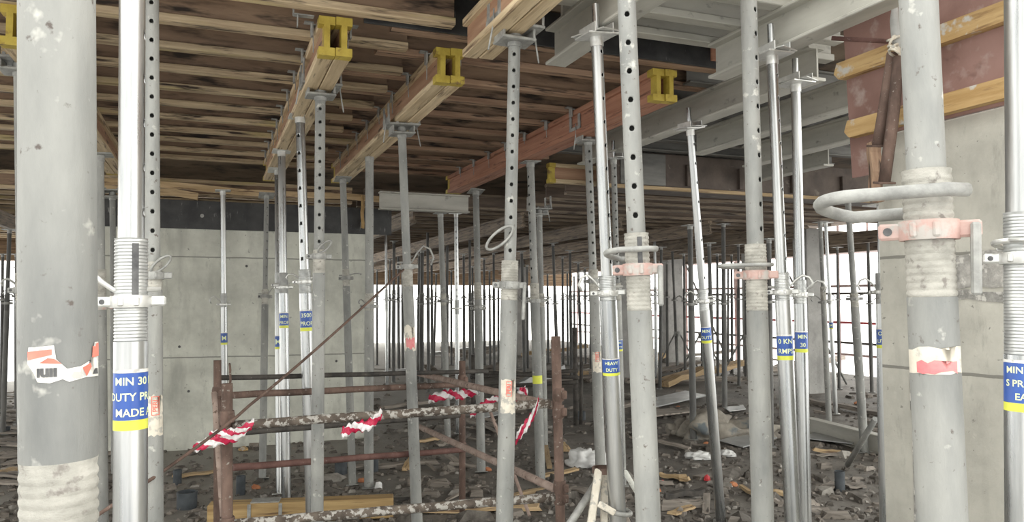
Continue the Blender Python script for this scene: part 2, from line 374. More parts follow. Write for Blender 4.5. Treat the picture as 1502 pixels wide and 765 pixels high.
# perforated tube ---------------------------------------------------------------------
def perf_tube(mb, r, z0, z1, holes, ang=0.0, hr=.009, n=30, mi=0):
    """tube with real round holes at the given heights on the side at angle ang from the viewer (-y)"""
    cj = 2                                  # hole patch spans segments 0..3 -> centre between vertex 0 and 4
    a0 = -math.pi / 2 + ang
    def P(j, z): 
        q = a0 + 2 * math.pi * (j - cj) / n
        return (r * math.cos(q), r * math.sin(q), z)
    hh = hr * 1.35
    zs = [z0]; kinds = []
    for h in sorted(holes):
        if h - hh <= zs[-1] + .002 or h + hh >= z1 - .002: continue
        zs.append(h - hh); kinds.append(0); zs.append(h); kinds.append(1); zs.append(h + hh); kinds.append(2)
    zs.append(z1); kinds.append(0)
    base = len(mb.v); vs = []; fs = []
    for z in zs: vs += [P(j, z) for j in range(n)]
    for i in range(len(zs) - 1):
        for j in range(n):
            if kinds[i] in (1, 2) and j < 4: continue
            a = i * n + j; b = i * n + (j + 1) % n
            fs.append((a, b, b + n, a + n))
    for i in range(1, len(zs) - 1):
        if kinds[i - 1] == 1 :               # ring i is a hole centre (zs[i] reached by a kind-1 span)
            h = zs[i]
            lo, mid, hi = (i - 1) * n, i * n, (i + 1) * n
            border = [lo + 0, lo + 1, lo + 2, lo + 3, lo + 4, mid + 4, hi + 4, hi + 3, hi + 2, hi + 1, hi + 0, mid + 0]
            o = len(vs)
            for k in range(12):
                bz = vs[border[k]]
                # direction of the border point in (arc, z)
                jj = [0, 1, 2, 3, 4, 4, 4, 3, 2, 1, 0, 0][k]
                au = (jj - cj) * 2 * math.pi / n * r; az = bz[2] - h
                L_ = math.hypot(au, az); au, az = au / L_ * hr, az / L_ * hr
                q = a0 + au / r
                vs.append((r * math.cos(q), r * math.sin(q), h + az))
            for k in range(12): fs.append((border[k], border[(k + 1) % 12], o + (k + 1) % 12, o + k))
            # short inward lip so that the wall thickness shows
            o2 = len(vs); k_ = .90
            for k in range(12):
                x, y, z = vs[o + k]; vs.append((x * k_, y * k_, z))
            for k in range(12): fs.append((o + k, o + (k + 1) % 12, o2 + (k + 1) % 12, o2 + k))
    mb.add(vs, fs, mi, True)

def arc(c, rx, ry, a0, a1, n, f): return [f(c, rx, ry, a0 + (a1 - a0) * i / n) for i in range(n + 1)]

# ------------------------------------------------------------------ the adjustable steel prop
GP_NEAR = 'steel props standing in the front rows'
GP_FAR = 'slim steel props further inside the building'
def prop(label, top, bot, Y, wi, wo, kind='old', Yt=None, ztop=None, sleeve=None, thr=None, col=None, colm=None, hook=None, wedge=None,
         stickers=(), pitch=None, hang=0.0, hr=None, head='plate', spindle=None, inv=False, group=GP_NEAR, lod=0, base=True, slot=False):
    Yt = Y if Yt is None else Yt
    pT = at(top[0], top[1], Yt); pB = at(bot[0], bot[1], Y)
    ax = (pT - pB).normalized()
    B = pB + ax * (-pB.z / ax.z)
    T = pT if ztop is None else pT + ax * ((ztop - pT.z) / ax.z)
    L = (T - B).length
    away = Vector((pB.x, pB.y, 0)).normalized()
    M = frame(B, z=ax, y=away)
    root = empty('steel_prop', M); tag(root, label, 'prop', group)
    def zl(py):                         # local height at image row py
        a, b = -1.0, L + 2
        for _ in range(40):
            m = (a + b) / 2
            if proj(B + ax * m)[1] > py: a = m
            else: b = m
        return (a + b) / 2
    k = Y / F * 1.0
    ri, ro = wi / 2 * k, wo / 2 * k
    old = kind.startswith('old'); dirty = kind.endswith('d')
    mt = (M_FARD if dirty and lod else M_OLDD if dirty else M_OLD) if old else M_NEW  # far dark props take the steel with backlight shade in its colour
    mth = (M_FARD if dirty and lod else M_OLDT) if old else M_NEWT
    mc = (colm or M_CAST) if old else (colm or M_ZCAST)
    n = 28 if lod == 0 else 14
    zs = zl(sleeve) if sleeve is not None else L * .58
    zt = zl(thr) if thr is not None else zs - .22
    zc = zl(col) if col is not None else (zs + zt) / 2
    if inv: lo, hi = zs, L
    # lower / upper tube
    if not inv: a0, a1, b0, b1 = .006, zt, zs - .02, L - .006
    else: a0, a1, b0, b1 = zs, L - .006, .006, zt + .02        # thick tube on top, thin tube below; zt<zs is where the thread ends
    m = MB(); m.lathe([(ro * .9, a0), (ro, a0), (ro, a1), (ro * .9, a1)], n); m.build('outer_tube', mt, root)
    # thread
    m = MB(); pr = []; p = .010 if lod == 0 else .02
    p = .0125 if old and lod == 0 else (.0075 if lod == 0 else p)
    q = zt
    pr.append((ro * .9, zt))
    rt = ro * (1.0 if old else .985)
    while q < zs - p:
        pr += [(rt * .955, q), (rt * 1.0, q + p * .3), (rt * 1.0, q + p * .6), (rt * .955, q + p * .95)]; q += p
    pr += [(rt, zs), (ri * .97, zs)]
    m.lathe(pr, n); m.build('threaded_sleeve', mth, root)
    if slot:            # slot in the sleeve
        m = MB(); wrap_poly(m, rect(-.007 + ro * .25, zt + (zs - zt) * .45, .007 + ro * .25, zs - .012), ro * 1.004); m.build('slot', M_INK, root)
    m = MB()
    if pitch:
        py0 = min(top[1], 0) if ztop else top[1]
        ph = pitch * k
        hs = []; z = zs + ph * .6
        while z < b1 - .06: hs.append(z); z += ph
        perf_tube(m, ri, b0, b1, hs, hang, hr or .16 * ri * 2)
        # rear skin closing nothing: tube stays open inside
    else: m.lathe([(ri * .9, b0), (ri, b0), (ri, b1), (ri * .9, b1)], n)
    m.build('inner_tube', mt, root)
    # collar nut
    if col is not False:
        hc = .034 if old else .026
        if lod: hc = .03
        rc = ro * 1.12 + .003
        m = MB()
        m.lathe([(ro * 1.0, zc - hc / 2), (rc, zc - hc / 2), (rc + .002, zc - hc * .2), (rc + .002, zc + hc * .25), (rc, zc + hc / 2), (ro, zc + hc / 2)], n)
        lw = ro * .75 + .008
        for sx in (-1, 1):
            m.box((sx * (rc + lw * .35), -ro * .12, zc), (lw, .018 if lod == 0 else .02, hc * .86), bev=.004 if lod == 0 else 0)
        if lod == 0:
            for q in (-.5, .25): m.box((rc * math.sin(q), -rc * math.cos(q), zc), (.012, .012, hc * .8), Matrix.Rotation(q, 3, 'Z'), bev=.003)
        cn = m.build('collar_nut', mc, root)
        if lod == 0:
            m = MB(); m.tube((-(rc + lw * .45), -ro * .12 - .0105, zc), (-(rc + lw * .45), -ro * .12 + .0105, zc), hc * .22, n=12)
            m.build('lug_hole', M_INK, cn)
    # locking pin / hook
    if hook:
        hk, sx, size, rise = hook[:4]
        rod = hook[4] if len(hook) > 4 else .0075
        zz = zc + (hc if col is not False else .03) * .5 + rod * 1.2 + .006
        m = MB()
        if hk == 'U':       # closed long loop round the front of the tube to one side
            x_in = -sx * (ro + .02); x_out = sx * size
            w = ro + rod * 1.5
            pts = [(x_in, -w * .6, zz + rise), (x_in * .5, -w * 1.05, zz + rise * 1.02), (sx * ro * .6, -w * 1.15, zz + rise)]
            N_ = 9; cxx = x_out - sx * w * .9
            pts += [(cxx + sx * w * .9 * math.sin(math.pi * i / N_), -w * 1.1 * math.cos(math.pi * i / N_), zz + rise * (1 - i / N_) + (.2 * rise * math.sin(math.pi * i / N_))) for i in range(N_ + 1)]
            pts += [(sx * (ro + .01), w * .95, zz), (sx * ro * .2, w * 1.02, zz)]
            m.poly(pts, rod, 10)
        elif hk == 'J':     # short open hook
            pts = [(-sx * (ro + .03), 0, zz), (sx * (ro * .9), 0, zz + .002), (sx * (ro + size * .45), -.01, zz + rise * .75)]
            pts += [(sx * (ro + size * (.45 + .4 * math.sin(a))), -.015, zz + rise * .75 + size * .16 * (1 - math.cos(a)) - size * .0) for a in [0.5, 1.0, 1.6, 2.2]]
            pts = [(-sx * (ro + .03), 0, zz), (sx * ro * .9, 0, zz), (sx * (ro + size * .25), -.008, zz + rise * .6), (sx * (ro + size * .55), -.015, zz + rise),
                   (sx * (ro + size * .85), -.015, zz + rise * .8), (sx * (ro + size), -.012, zz + rise * .25), (sx * (ro + size * .86), -.01, zz - rise * .25)]
            m.poly(pts, rod, 8)
        elif hk == 'R':     # straight rod leaving sideways and up
            m.poly([(-sx * (ro + .025), -.004, zz), (sx * ro, -.008, zz), (sx * (ro + size * .4), -.01, zz + rise * .35), (sx * (ro + size), -.012, zz + rise)], rod, 10)
        elif hk == 'O':     # hanging ring in front of the tube, high up
            zr = zl(hook[5])
            pts = [(sx * size * (.45 - .55 * math.cos(a)) - sx * .0, -(ri + .012) - .012 * math.sin(a), zr + size * .33 * math.sin(a) - size * .42 * math.cos(a) * sx * .9) for a in [2 * math.pi * i / 18 for i in range(18)]]
            m.poly(pts, rod, 8, closed=True)
        m.build('locking_pin', M_CAST if old else M_ZCAST, root)
    if wedge:
        sx, ln = wedge
        x = sx * (ro * 1.12 + ro * .35 + .010)
        m = MB(); m.box((x, -ro * .2, zc - ln / 2 + .01), (.016, .03, ln), Matrix.Rotation(sx * .03, 3, 'Y'), bev=.004); m.build('hanging_wedge', M_CAST, root)
    # labels
    for s in stickers:
        ty, p0, p1 = s[:3]; u0 = s[3] if len(s) > 3 else 0.0
        za, zb = zl(p1), zl(p0); hgt = zb - za
        inner_side = (za > zs) if not inv else False
        r = (ri if inner_side else ro) + .0008
        m = MB(); arcw = r * 1.35
        if ty == 'blue':
            wrap_poly(m, rect(-arcw + u0, za + hgt * .17, arcw + u0, zb - hgt * .06), r, 0)
            wrap_poly(m, rect(-arcw + u0, za, arcw + u0, za + hgt * .165), r, 1)
            wrap_poly(m, rect(-arcw + u0, zb - hgt * .055, arcw + u0, zb), r, 2)
            st_ = m.build('label_sticker', [M_BLUE, M_YLAB, M_WLAB], root); st_['label'] = 'blue sticker with a yellow bottom stripe'
            if lod == 0 and hgt > .02:
                m = MB(); lines = s[4] if len(s) > 4 else ['MIN 30 KN', 'DUTY PROPS', 'MADE A']
                for i, tx in enumerate(lines):
                    zz = zb - hgt * (.06 + .77 * (i + .55) / len(lines))
                    wrap_text(m, tx, r + .0006, u0 + (s[5] if len(s) > 5 else 0), zz, hgt * .77 / len(lines) * .70, bold=.0004)
                m.build('lettering', M_LTXT, st_)
        elif ty == 'band':
            wrap_poly(m, rect(-r * 1.5, za, r * 1.5, zb), r); m.build('painted_band', M_YLAB, root)
        elif ty == 'cream':            # torn cream label with a faded red patch
            wrap_poly(m, ragged(-arcw + u0, za, arcw + u0, zb, hgt * .10), r)
            st_ = m.build('torn_label', M_CREAM, root)
            m = MB(); wrap_poly(m, ragged(-arcw * .55 + u0, za + hgt * .08, arcw * .7 + u0, za + hgt * .48, hgt * .08), r + .0006); m.build('red_print', M_RPINK, st_)
        elif ty == 'peri':             # torn label with a small upright red maker's word
            wrap_poly(m, ragged(-arcw * .6 + u0, za, arcw * .9 + u0, zb, hgt * .05), r)
            st_ = m.build('torn_label', M_CREAM, root)
            m = MB(); rr = r + .0006
            uu = u0 + arcw * .15; bh = hgt * .46; bw = hgt * .19; z1 = zb - hgt * .03; z0 = z1 - bh; e = bw * .10
            for q in (rect(uu - bw / 2, z0, uu - bw / 2 + e, z1), rect(uu + bw / 2 - e, z0, uu + bw / 2, z1), rect(uu - bw / 2, z0, uu + bw / 2, z0 + e), rect(uu - bw / 2, z1 - e, uu + bw / 2, z1)):
                wrap_poly(m, q, rr)
            wrap_text(m, 'PERI', rr, uu, (z0 + z1) / 2, bw * .85, rot=math.pi / 2, bold=.0007)
            m.build('lettering', M_RLAB, st_)
        elif ty == 'torn':             # big shredded red white label of the nearest prop
            wrap_poly(m, [(-.024, za + .3 * hgt), (-.020, za + .06 * hgt), (-.008, za + .02 * hgt), (.004, za + .10 * hgt), (.010, za + .02 * hgt), (.028, za + .10 * hgt),
                          (.052, za + .08 * hgt), (.053, zb), (.042, zb), (.036, za + .55 * hgt), (.022, za + .40 * hgt), (.008, za + .36 * hgt), (-.002, za + .62 * hgt), (-.004, zb - .02 * hgt),
                          (-.030, zb - .05 * hgt), (-.032, za + .55 * hgt)], r)
            st_ = m.build('torn_label', M_WLAB, root)
            m = MB(); rr = r + .0006
            def nxt():
                m.build('red_print', M_RLAB, st_); return MB()
            wrap_poly(m, [(-.031, za + .62 * hgt), (-.031, za + .84 * hgt), (-.006, za + .88 * hgt), (-.006, za + .74 * hgt)], rr); m = nxt()
            wrap_poly(m, [(-.018, za + .54 * hgt), (-.010, za + .66 * hgt), (-.004, za + .64 * hgt), (.003, za + .50 * hgt)], rr); m = nxt()
            wrap_poly(m, [(.037, za + .60 * hgt), (.038, za + .90 * hgt), (.043, za + .88 * hgt), (.046, zb * .0 + za + .97 * hgt), (.052, za + .97 * hgt), (.052, za + .62 * hgt)], rr); m = nxt()
            wrap_poly(m, [(.024, za + .36 * hgt), (.029, za + .12 * hgt), (.036, za + .36 * hgt), (.034, za + .46 * hgt)], rr)
            m.build('red_print', M_RLAB, st_)
            m = MB(); wrap_text(m, 'ıuıı', rr, -.011, za + .32 * hgt, hgt * .42, bold=.0009)
            m.build('lettering', M_INK, st_); m = MB()
            wrap_poly(m, [(.038, za + .16 * hgt), (.042, za + .30 * hgt), (.048, za + .30 * hgt), (.050, za + .14 * hgt)], rr)
            m.build('lettering', M_INK, st_)
    # base and head
    if base:
        m = MB(); pw = max(ro * 3.0, .11)
        m.box((0, 0, .004), (pw, pw, .008), bev=.002 if lod == 0 else 0)
        if lod == 0:
            for q in range(4):
                a = q * math.pi / 2 + math.pi / 4; m.tube((pw * .56 * math.cos(a), pw * .56 * math.sin(a), .0085), (pw * .56 * math.cos(a), pw * .56 * math.sin(a), .010), .009, n=10)
        m.build('base_plate', M_OLDD if old else M_ZCAST, root)
    inv_r = M.to_3x3().inverted()
    d1 = inv_r @ D1; yaw = math.atan2(d1.y, d1.x)
    Rz = Matrix.Rotation(yaw, 3, 'Z')
    if head == 'plate':
        m = MB(); m.box((0, 0, L - .004), (.15, .15, .009), Rz, bev=.002 if lod == 0 else 0)
        m.lathe([(ri, L - .05), (ri * 1.12, L - .05), (ri * 1.12, L - .008)], 14)
        m.build('head_plate', M_CAST if old else M_ZCAST, root)
    elif head == 'fork':
        m = MB(); m.box((0, 0, L - .006), (.19, .235, .014), Rz, bev=.003)
        m.box((0, 0, L - .062), (.14, .17, .014), Rz, bev=.004)
        for sy in (-1, 1):
            m.box(Rz @ Vector((0, sy * .075, L - .034)), (.13, .012, .05), Rz, bev=.003)
            m.box(Rz @ Vector((0, sy * .110, L + .016)), (.18, .009, .06), Rz, bev=.002)
        for sx in (-1, 1):
            for sy in (-1, 1):
                m.box(Rz @ Vector((sx * .074, sy * .106, L + .065)), (.034, .010, .14), Rz, bev=.002)
        m.lathe([(ri, L - .09), (ri * 1.15, L - .09), (ri * 1.15, L - .02)], 16)
        hd = m.build('fork_head', M_CAST, root)
        m = MB()
        for sx, sy in ((-1, 1), (1, -1)):
            m = MB(); p = Rz @ Vector((sx * .05, sy * .125, L - .01)); q = p + Vector((.02 * sx, -.02, -.13)); m.poly([p + Vector((0, 0, .07)), p, q], .0045, 6); m.build('retaining_pin', M_CAST, hd)
        m = MB()
        for q in (-.05, .05): 
            p = Rz @ Vector((-.086, q, L + .005)); m.tube(p, p + Rz @ Vector((-.008, 0, 0)), .009, n=8)
        m.build('bolt', M_OLDD, hd)
    if spindle:
        zs0 = L; zs1 = zl(spindle)
        m = MB(); rsp = ri * .62; m.lathe([(rsp, L), (rsp, zs1), (0.001, zs1)], 14); m.build('top_spigot', M_NEW, root)
        m = MB()
        for sx in (-1, 1): m.box(Rz @ Vector((0, sx * .045, L + .02)), (.16, .006, .045), Rz, bev=.002)
        m.box((0, 0, L + .006), (.20, .13, .006), Matrix.Rotation(yaw + .35, 3, 'Z'), bev=.002)
        m.build('head_bracket', M_ZCAST, root)
    return root

# ================================================================== SETTING
def struct(o, label=None, cat=None):
    o['kind'] = 'structure'
    if label: tag(o, label, cat)
    return o

def quad_slab(name, regs, z0, z1, m, sub=0, bumpy=0.0):
    mb = MB()
    for (s0, s1, t0, t1) in regs:
        if sub:
            ns = max(1, int((s1 - s0) / sub)); ntt = max(1, int((t1 - t0) / sub))
            vs = []
            for i in range(ns + 1):
                for j in range(ntt + 1):
                    s = s0 + (s1 - s0) * i / ns; t = t0 + (t1 - t0) * j / ntt
                    p = st(s, t, z1)
                    p.z += bumpy * (noise.noise(p * 1.3) * .7 + noise.noise(p * 4.1) * .5 - .5)
                    vs.append(p)
            fs = [(i * (ntt + 1) + j, i * (ntt + 1) + j + 1, (i + 1) * (ntt + 1) + j + 1, (i + 1) * (ntt + 1) + j)[::-1] for i in range(ns) for j in range(ntt)]
            mb.add(vs, fs, 0, True)
            c = [st(s0, t0), st(s1, t0), st(s1, t1), st(s0, t1)]
            for a in range(4):
                p, q = c[a], c[(a + 1) % 4]
                mb.add([(p.x, p.y, z0), (q.x, q.y, z0), (q.x, q.y, z1 - bumpy * .5), (p.x, p.y, z1 - bumpy * .5)], [(0, 1, 2, 3)])
            mb.add([(p.x, p.y, z0) for p in c], [(0, 1, 2, 3)])
        else:
            c = [st(s0, t0), st(s1, t0), st(s1, t1), st(s0, t1)]
            mb.add([(p.x, p.y, z0) for p in c] + [(p.x, p.y, z1) for p in c],
                   [(0, 1, 2, 3), (7, 6, 5, 4), (0, 4, 5, 1), (1, 5, 6, 2), (2, 6, 7, 3), (3, 7, 4, 0)])
    return mb.build(name, m)
NEAR_T0, NEAR_T1 = -9.0, 13.0
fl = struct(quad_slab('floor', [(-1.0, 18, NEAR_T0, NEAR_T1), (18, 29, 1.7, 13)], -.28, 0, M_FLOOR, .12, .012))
CZ = 3.05; CT = CZ + .205
CEIL_S0 = 3.1
ce = struct(quad_slab('ceiling', [(CEIL_S0, 18, NEAR_T0, 3.3), (CEIL_S0, 5.0, 3.3, 6.5), (5.0, 18, 3.3, 13), (18, 29, 1.7, 13)], CT, CT + .25, M_CEIL))

# left concrete wall -----------------------------------------------------------------
def wall_box(name, s0, s1, t0, t1, z0, z1, m):
    c = st(s0, t0); mb = MB(); L = t1 - t0; D = s1 - s0
    mb.box((L / 2, D / 2, (z0 + z1) / 2), (L, D, z1 - z0), bev=.006)
    o = mb.build(name, m); o.matrix_world = Matrix.Translation(c) @ Matrix.Rotation(A2, 4, 'Z'); return o
WL_S = 9.1; WL_T0 = -1.25; WL_T1 = 1.75; WL_TOP = 2.38
MW1 = concrete_mat('left wall concrete', (.62, .625, .56), horiz=(.98, 2.07), vert=(.72,))
wl = struct(wall_box('wall_left', WL_S, WL_S + .3, WL_T0, WL_T1, -.02, WL_TOP, MW1))
mb = MB()
for (x, z) in ((.75, 1.55), (1.05, .62), (1.62, 1.98), (1.95, .7), (2.25, 1.3), (2.45, 1.95), (.95, 1.1), (2.62, .9)):
    mb.tube((x, -.001, z), (x, -.008, z), .014, .010, 12)
mb.build('tie_hole', M_INK, wl)
# right concrete wall (runs along the main beams), far end visible at the opening
WR_T = st_of(Vector((1.757, 3.7, 0)))[1]
WR_S1 = st_of(Vector((1.757, 3.7, 0)))[0]
WR_TOP = 2.385
MW2 = concrete_mat('right wall concrete', (.47, .455, .405), horiz=(1.29, 1.80), vert=(.13,))
mb = MB(); LW = 3.2
mb.box((-LW / 2, -.15, WR_TOP / 2 - .01), (LW, .30, WR_TOP + .02), bev=.006)
wr = struct(mb.build('wall_right', MW2))
wr.matrix_world = Matrix.Translation(st(WR_S1, WR_T)) @ Matrix.Rotation(A1, 4, 'Z')
# rough grout patches on it
mb = MB()
def patch_poly(x0, z0, x1, z1, j, n=9):
    a = [(x0 + (x1 - x0) * i / n, z0 + R.uniform(-j, j)) for i in range(n + 1)]; b = [(x1 - (x1 - x0) * i / n, z1 + R.uniform(-j, j)) for i in range(n + 1)]
    return a + b
M_GROUT = mat('rough grout', (.22, .215, .2), (.50, .48, .45), 16, .95, 0, 1.0, speck=(.62, .6, .56), sscale=20, sthr=.58)
def wall_patch(x0, z0, x1, z1, j, th):
    pp = patch_poly(x0, z0, x1, z1, j); n = len(pp)
    mb.add([(x, -.0, z) for x, z in pp] + [(x, th, z) for x, z in pp], [list(range(n, 2 * n))] + [(i, (i + 1) % n, n + (i + 1) % n, n + i) for i in range(n)])
wall_patch(-1.0, 1.66, -.36, 1.80, .012, .006)
wall_patch(-1.0, 1.60, -.3, 1.645, .012, .004)
wall_patch(-.24, 1.78, -.17, 1.92, .012, .005)
wall_patch(-.2, 1.1, -.16, 1.3, .01, .004)
wall_patch(-.19, .2, -.165, 1.0, .008, .003)
mb.build('grout_patch', M_GROUT, wr)

def cbox(name, lo, M, m, bev=.004):
    pass

# far columns (structure)
M_COLC = concrete_mat('column concrete', (.42, .415, .40))
for i, (px, yb, wpx) in enumerate([(1188, 575, 34), (908, 560, 28), (762, 520, 22), (985, 530, 30), (1107, 545, 28)]):
    p = gnd(px, yb); wd = wpx * p.y / F
    mb = MB(); mb.box((0, 0, 1.42), (wd * .85, wd * .85, 2.86), bev=.01)
    o = mb.build('column', M_COLC); o.matrix_world = Matrix.Translation((p.x, p.y, 0)) @ Matrix.Rotation(A2, 4, 'Z')
    struct(o)
# drop edge beam along the far facade
mb = MB(); mb.box((0, 0, 0), (13, .35, 1.05), bev=.01)
for q in (-.35, -.12, .12, .35): mb.box((0, -.2, q), (13, .05, .06))
o = mb.build('trim_1', mat('edge formwork boards', (.16, .10, .06), (.34, .24, .15), 4, .8, 0, .2, (.3, 3, 6), rnd=0)); struct(o)
o.matrix_world = Matrix.Translation(st(28.6, 7.2, 2.70)) @ Matrix.Rotation(A2, 4, 'Z')
o2 = o.copy(); COL.objects.link(o2); o2.name = 'trim_2'
o2.matrix_world = Matrix.Translation(st(17.8, -3.2, 2.80)) @ Matrix.Rotation(A2, 4, 'Z') @ Matrix.Diagonal((.75, 1, .8, 1))

# ================================================================== BEAMS AND JOISTS
def h20_mesh(L, name, mats, web=.027, fl=.040, wd=.080, ht=.20, notch=True):
    """I-section beam lying along +x, bottom flange face at z=0. mats: [flange, web]"""
    m = MB(); c = .004
    def pr(poly, mi):
        n = len(poly)
        vs = [(0, y, z) for y, z in poly] + [(L, y, z) for y, z in poly]
        m.add(vs, [list(range(n)), list(range(n, 2 * n))[::-1]] + [(i, n + i, n + (i + 1) % n, (i + 1) % n) for i in range(n)], mi)
    h = wd / 2
    pr([(-h + c, 0), (h - c, 0), (h, c), (h, fl - c), (h - c, fl), (-h + c, fl), (-h, fl - c), (-h, c)][::-1], 0)
    pr([(-h + c, ht - fl), (h - c, ht - fl), (h, ht - fl + c), (h, ht - c), (h - c, ht), (-h + c, ht), (-h, ht - c), (-h, ht - fl + c)][::-1], 0)
    pr([(-web / 2, fl * .9), (web / 2, fl * .9), (web / 2, ht - fl * .9), (-web / 2, ht - fl * .9)][::-1], 1)
    me = m.build(name, mats)
    return me
def end_cap(parent, x, sgn, mt, web=.027, fl=.040, wd=.080, ht=.20, ln=.07):
    m = MB(); e = .0012; h = wd / 2 + e
    x0, x1 = (x - ln, x + e) if sgn > 0 else (x - e, x + ln)
    for z0, z1 in ((-e, fl + e), (ht - fl - e, ht + e)): m.box(((x0 + x1) / 2, 0, (z0 + z1) / 2), (x1 - x0, 2 * h, z1 - z0))
    m.box(((x0 + x1) / 2, 0, ht / 2), (x1 - x0, web + 2 * e, ht - 2 * fl))
    o = m.build('painted_end', mt, parent); o['label'] = 'yellow painted beam end'; return o

def beam_at(o, s, t, z, along1, yaw=0.0, roll=0.0):
    o.matrix_world = Matrix.Translation(st(s, t, z)) @ Matrix.Rotation((A1 if along1 else A2) + yaw, 4, 'Z')

BZ = 2.85
TW = [M_TAN, M_TANWEB]
def twin(t, s0, s1, mats, names, near_end=True, far_end=True, z=BZ, yaw=0.0, skew=0.0):
    out = []
    for k, (dt, lb) in enumerate(((-.0425, names[0]), (.0425, names[1]))):
        o = h20_mesh(s1 - s0, 'timber_beam', mats); tag(o, lb, 'beam', 'paired main beams carrying the joists')
        beam_at(o, s0 + (.0 if k else .012), t + dt, z, True, yaw)
        if near_end: end_cap(o, 0, -1, M_YEL)
        if far_end: end_cap(o, s1 - s0, 1, M_YEL)
        out.append(o)
    return out
def fit(pts):      # survey of beam soffit points -> (t at s) line
    return [st_of(p) for p in pts]
TA, TB, TC, TL, TD = .575, 1.265, 2.64, -.90, 1.27
twin(TA, 3.96, 8.45, TW, ['tan timber beam with yellow end in upper left, outer of its pair', 'tan timber beam with yellow end in upper left, inner of its pair'])
twin(TB, 4.22, 8.35, TW, ['tan timber beam over the middle of the barrier, outer of its pair', 'tan timber beam over the middle of the barrier, inner of its pair'])
twin(TC, 4.12, 8.70, [M_RED, M_RED], ['red brown timber beam with yellow end, outer of its pair', 'red brown timber beam with yellow end, inner of its pair'])
twin(TL, 4.36, 8.6, TW, ['timber beam behind the thick near prop, outer of its pair', 'timber beam behind the thick near prop, inner of its pair'])
twin(TD, 1.3, 3.74, TW, ['tan timber beam at the top centre over the forked prop, outer of its pair', 'tan timber beam at the top centre over the forked prop, inner of its pair'], near_end=False, far_end=False)
# grey steel beams to the right
GB = dict(web=.012, fl=.018, wd=.12, ht=.20)
def grey_beam(t, s0, s1, lb, z=BZ, mats=None, along1=True, yaw=0.0):
    o = h20_mesh(s1 - s0, 'steel_beam', mats or [M_GREY, M_GREY], **GB); tag(o, lb, 'beam', 'grey steel beams on the right')
    if along1: beam_at(o, s0, t, z, True, yaw)
    else: beam_at(o, t, s0, z, False, yaw)
    return o
grey_beam(1.70, 1.6, 3.72, 'grey steel beam on the slanting zinc prop, ending beside the twin beam')
grey_beam(2.66, 1.2, 3.62, 'long grey steel beam crossing the top right of the ceiling')
grey_beam(3.20, 3.42, 6.4, 'grey steel beam with open cut end over two zinc props')
grey_beam(3.90, 3.2, 5.6, 'grey steel beam running in to the formwork of the right wall')
grey_beam(4.70, 4.2, 5.95, 'lowest grey steel beam, beside the slatted gap of daylight')
grey_beam(8.45, 1.72, 2.75, 'short pale grey steel beam at the far end of the red brown beam', z=2.60, along1=False)
grey_beam(5.35, 5.6, 6.6, 'stub of grey steel beam under the formwork of the right wall', z=BZ)

# joists -----------------------------------------------------------------------------
JM = {}
def joist(s, t0, t1, label, mats=None, z=CZ, key='', cap=False, group='timber joists under the deck', yaw=0.0, name='timber_joist', gb=False):
    L = round(t1 - t0, 2); k = (L, key)
    if k not in JM:
        o = h20_mesh(L, name, mats or [M_JOIST, M_JWEB], **(dict(web=.01, fl=.014, wd=.09, ht=.2) if gb else {})); JM[k] = o
    else:
        o = JM[k].copy(); COL.objects.link(o)
    tag(o, label, 'joist', group)
    beam_at(o, s, t0, z, False, yaw)
    return o
rows = [3.42 + .47 * k for k in range(12)]
J = 0
for k, s in enumerate(rows):
    nm = ordw(k + 1)
    joist(s + R.uniform(-.02, .02), -2.7, 1.12 + R.choice([0, .06, -.08, .12]), f'weathered timber joist, {nm} row from the front, over the left twin beams', key=k % 3)
    joist(s + .10 + R.uniform(-.02, .02), -6.6, -2.35 + R.choice([0, .1, .2]), f'weathered timber joist, {nm} row from the front, far left end behind the thick prop', key=k % 2)
    if k >= 1:
        joist(s + (.19 if k == 1 else .095) + R.uniform(-.02, .02), .78 + R.choice([0, -.1, .1]), 3.02 + R.choice([0, .1, .2]),
              f'red brown timber joist, {nm} row from the front, crossing to the red beam', [M_JRED, M_JWEB], key='r%d' % (k % 3))
joist(3.0, -2.7, 1.0, 'weathered timber joist at the very top of the frame over the left beams', key=0)
joist(3.13, .62, 1.62, 'short yellowish joist end beside the twin beam at the top centre', key='sh', mats=[M_TAN, M_TANWEB])
# grey joists of the front right bay
for k, s in enumerate((2.75, 3.05, 3.36, 3.64)):
    joist(s, 1.45 + (.25 if k % 2 else 0), 3.3 + .2 * (k % 2), f'pale grey joist, {ordw(k + 1)} from the front, across the top right', [M_GREY, M_GREY], key='g%d' % (k % 2),
          group='grey joists of the right bay', name='steel_joist')
for k in range(7):
    s = 4.35 + .42 * k
    joist(s, 2.95, 6.2, f'dark steel joist, {ordw(k + 1)} row back, behind the grey beams', [M_STEELJ, M_STEELJ], key='d', group='grey joists of the right bay', name='steel_joist', gb=True)
# far joists
kk = 0
for k in range(38):
    s = 9.55 + .5 * k
    nm = ordw(k + 1)
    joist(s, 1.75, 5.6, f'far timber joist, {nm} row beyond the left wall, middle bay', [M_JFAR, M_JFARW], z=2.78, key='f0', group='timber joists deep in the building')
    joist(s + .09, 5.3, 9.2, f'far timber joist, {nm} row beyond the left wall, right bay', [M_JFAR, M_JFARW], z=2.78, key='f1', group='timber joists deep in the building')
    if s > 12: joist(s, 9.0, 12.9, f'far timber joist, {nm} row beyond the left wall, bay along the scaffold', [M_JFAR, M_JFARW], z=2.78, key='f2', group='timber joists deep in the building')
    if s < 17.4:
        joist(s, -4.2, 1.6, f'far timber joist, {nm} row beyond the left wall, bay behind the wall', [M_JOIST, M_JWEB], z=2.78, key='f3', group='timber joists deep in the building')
        joist(s + .09, -8.8, -4.0, f'far timber joist, {nm} row beyond the left wall, far left bay', [M_JOIST, M_JWEB], z=2.78, key='f4', group='timber joists deep in the building')
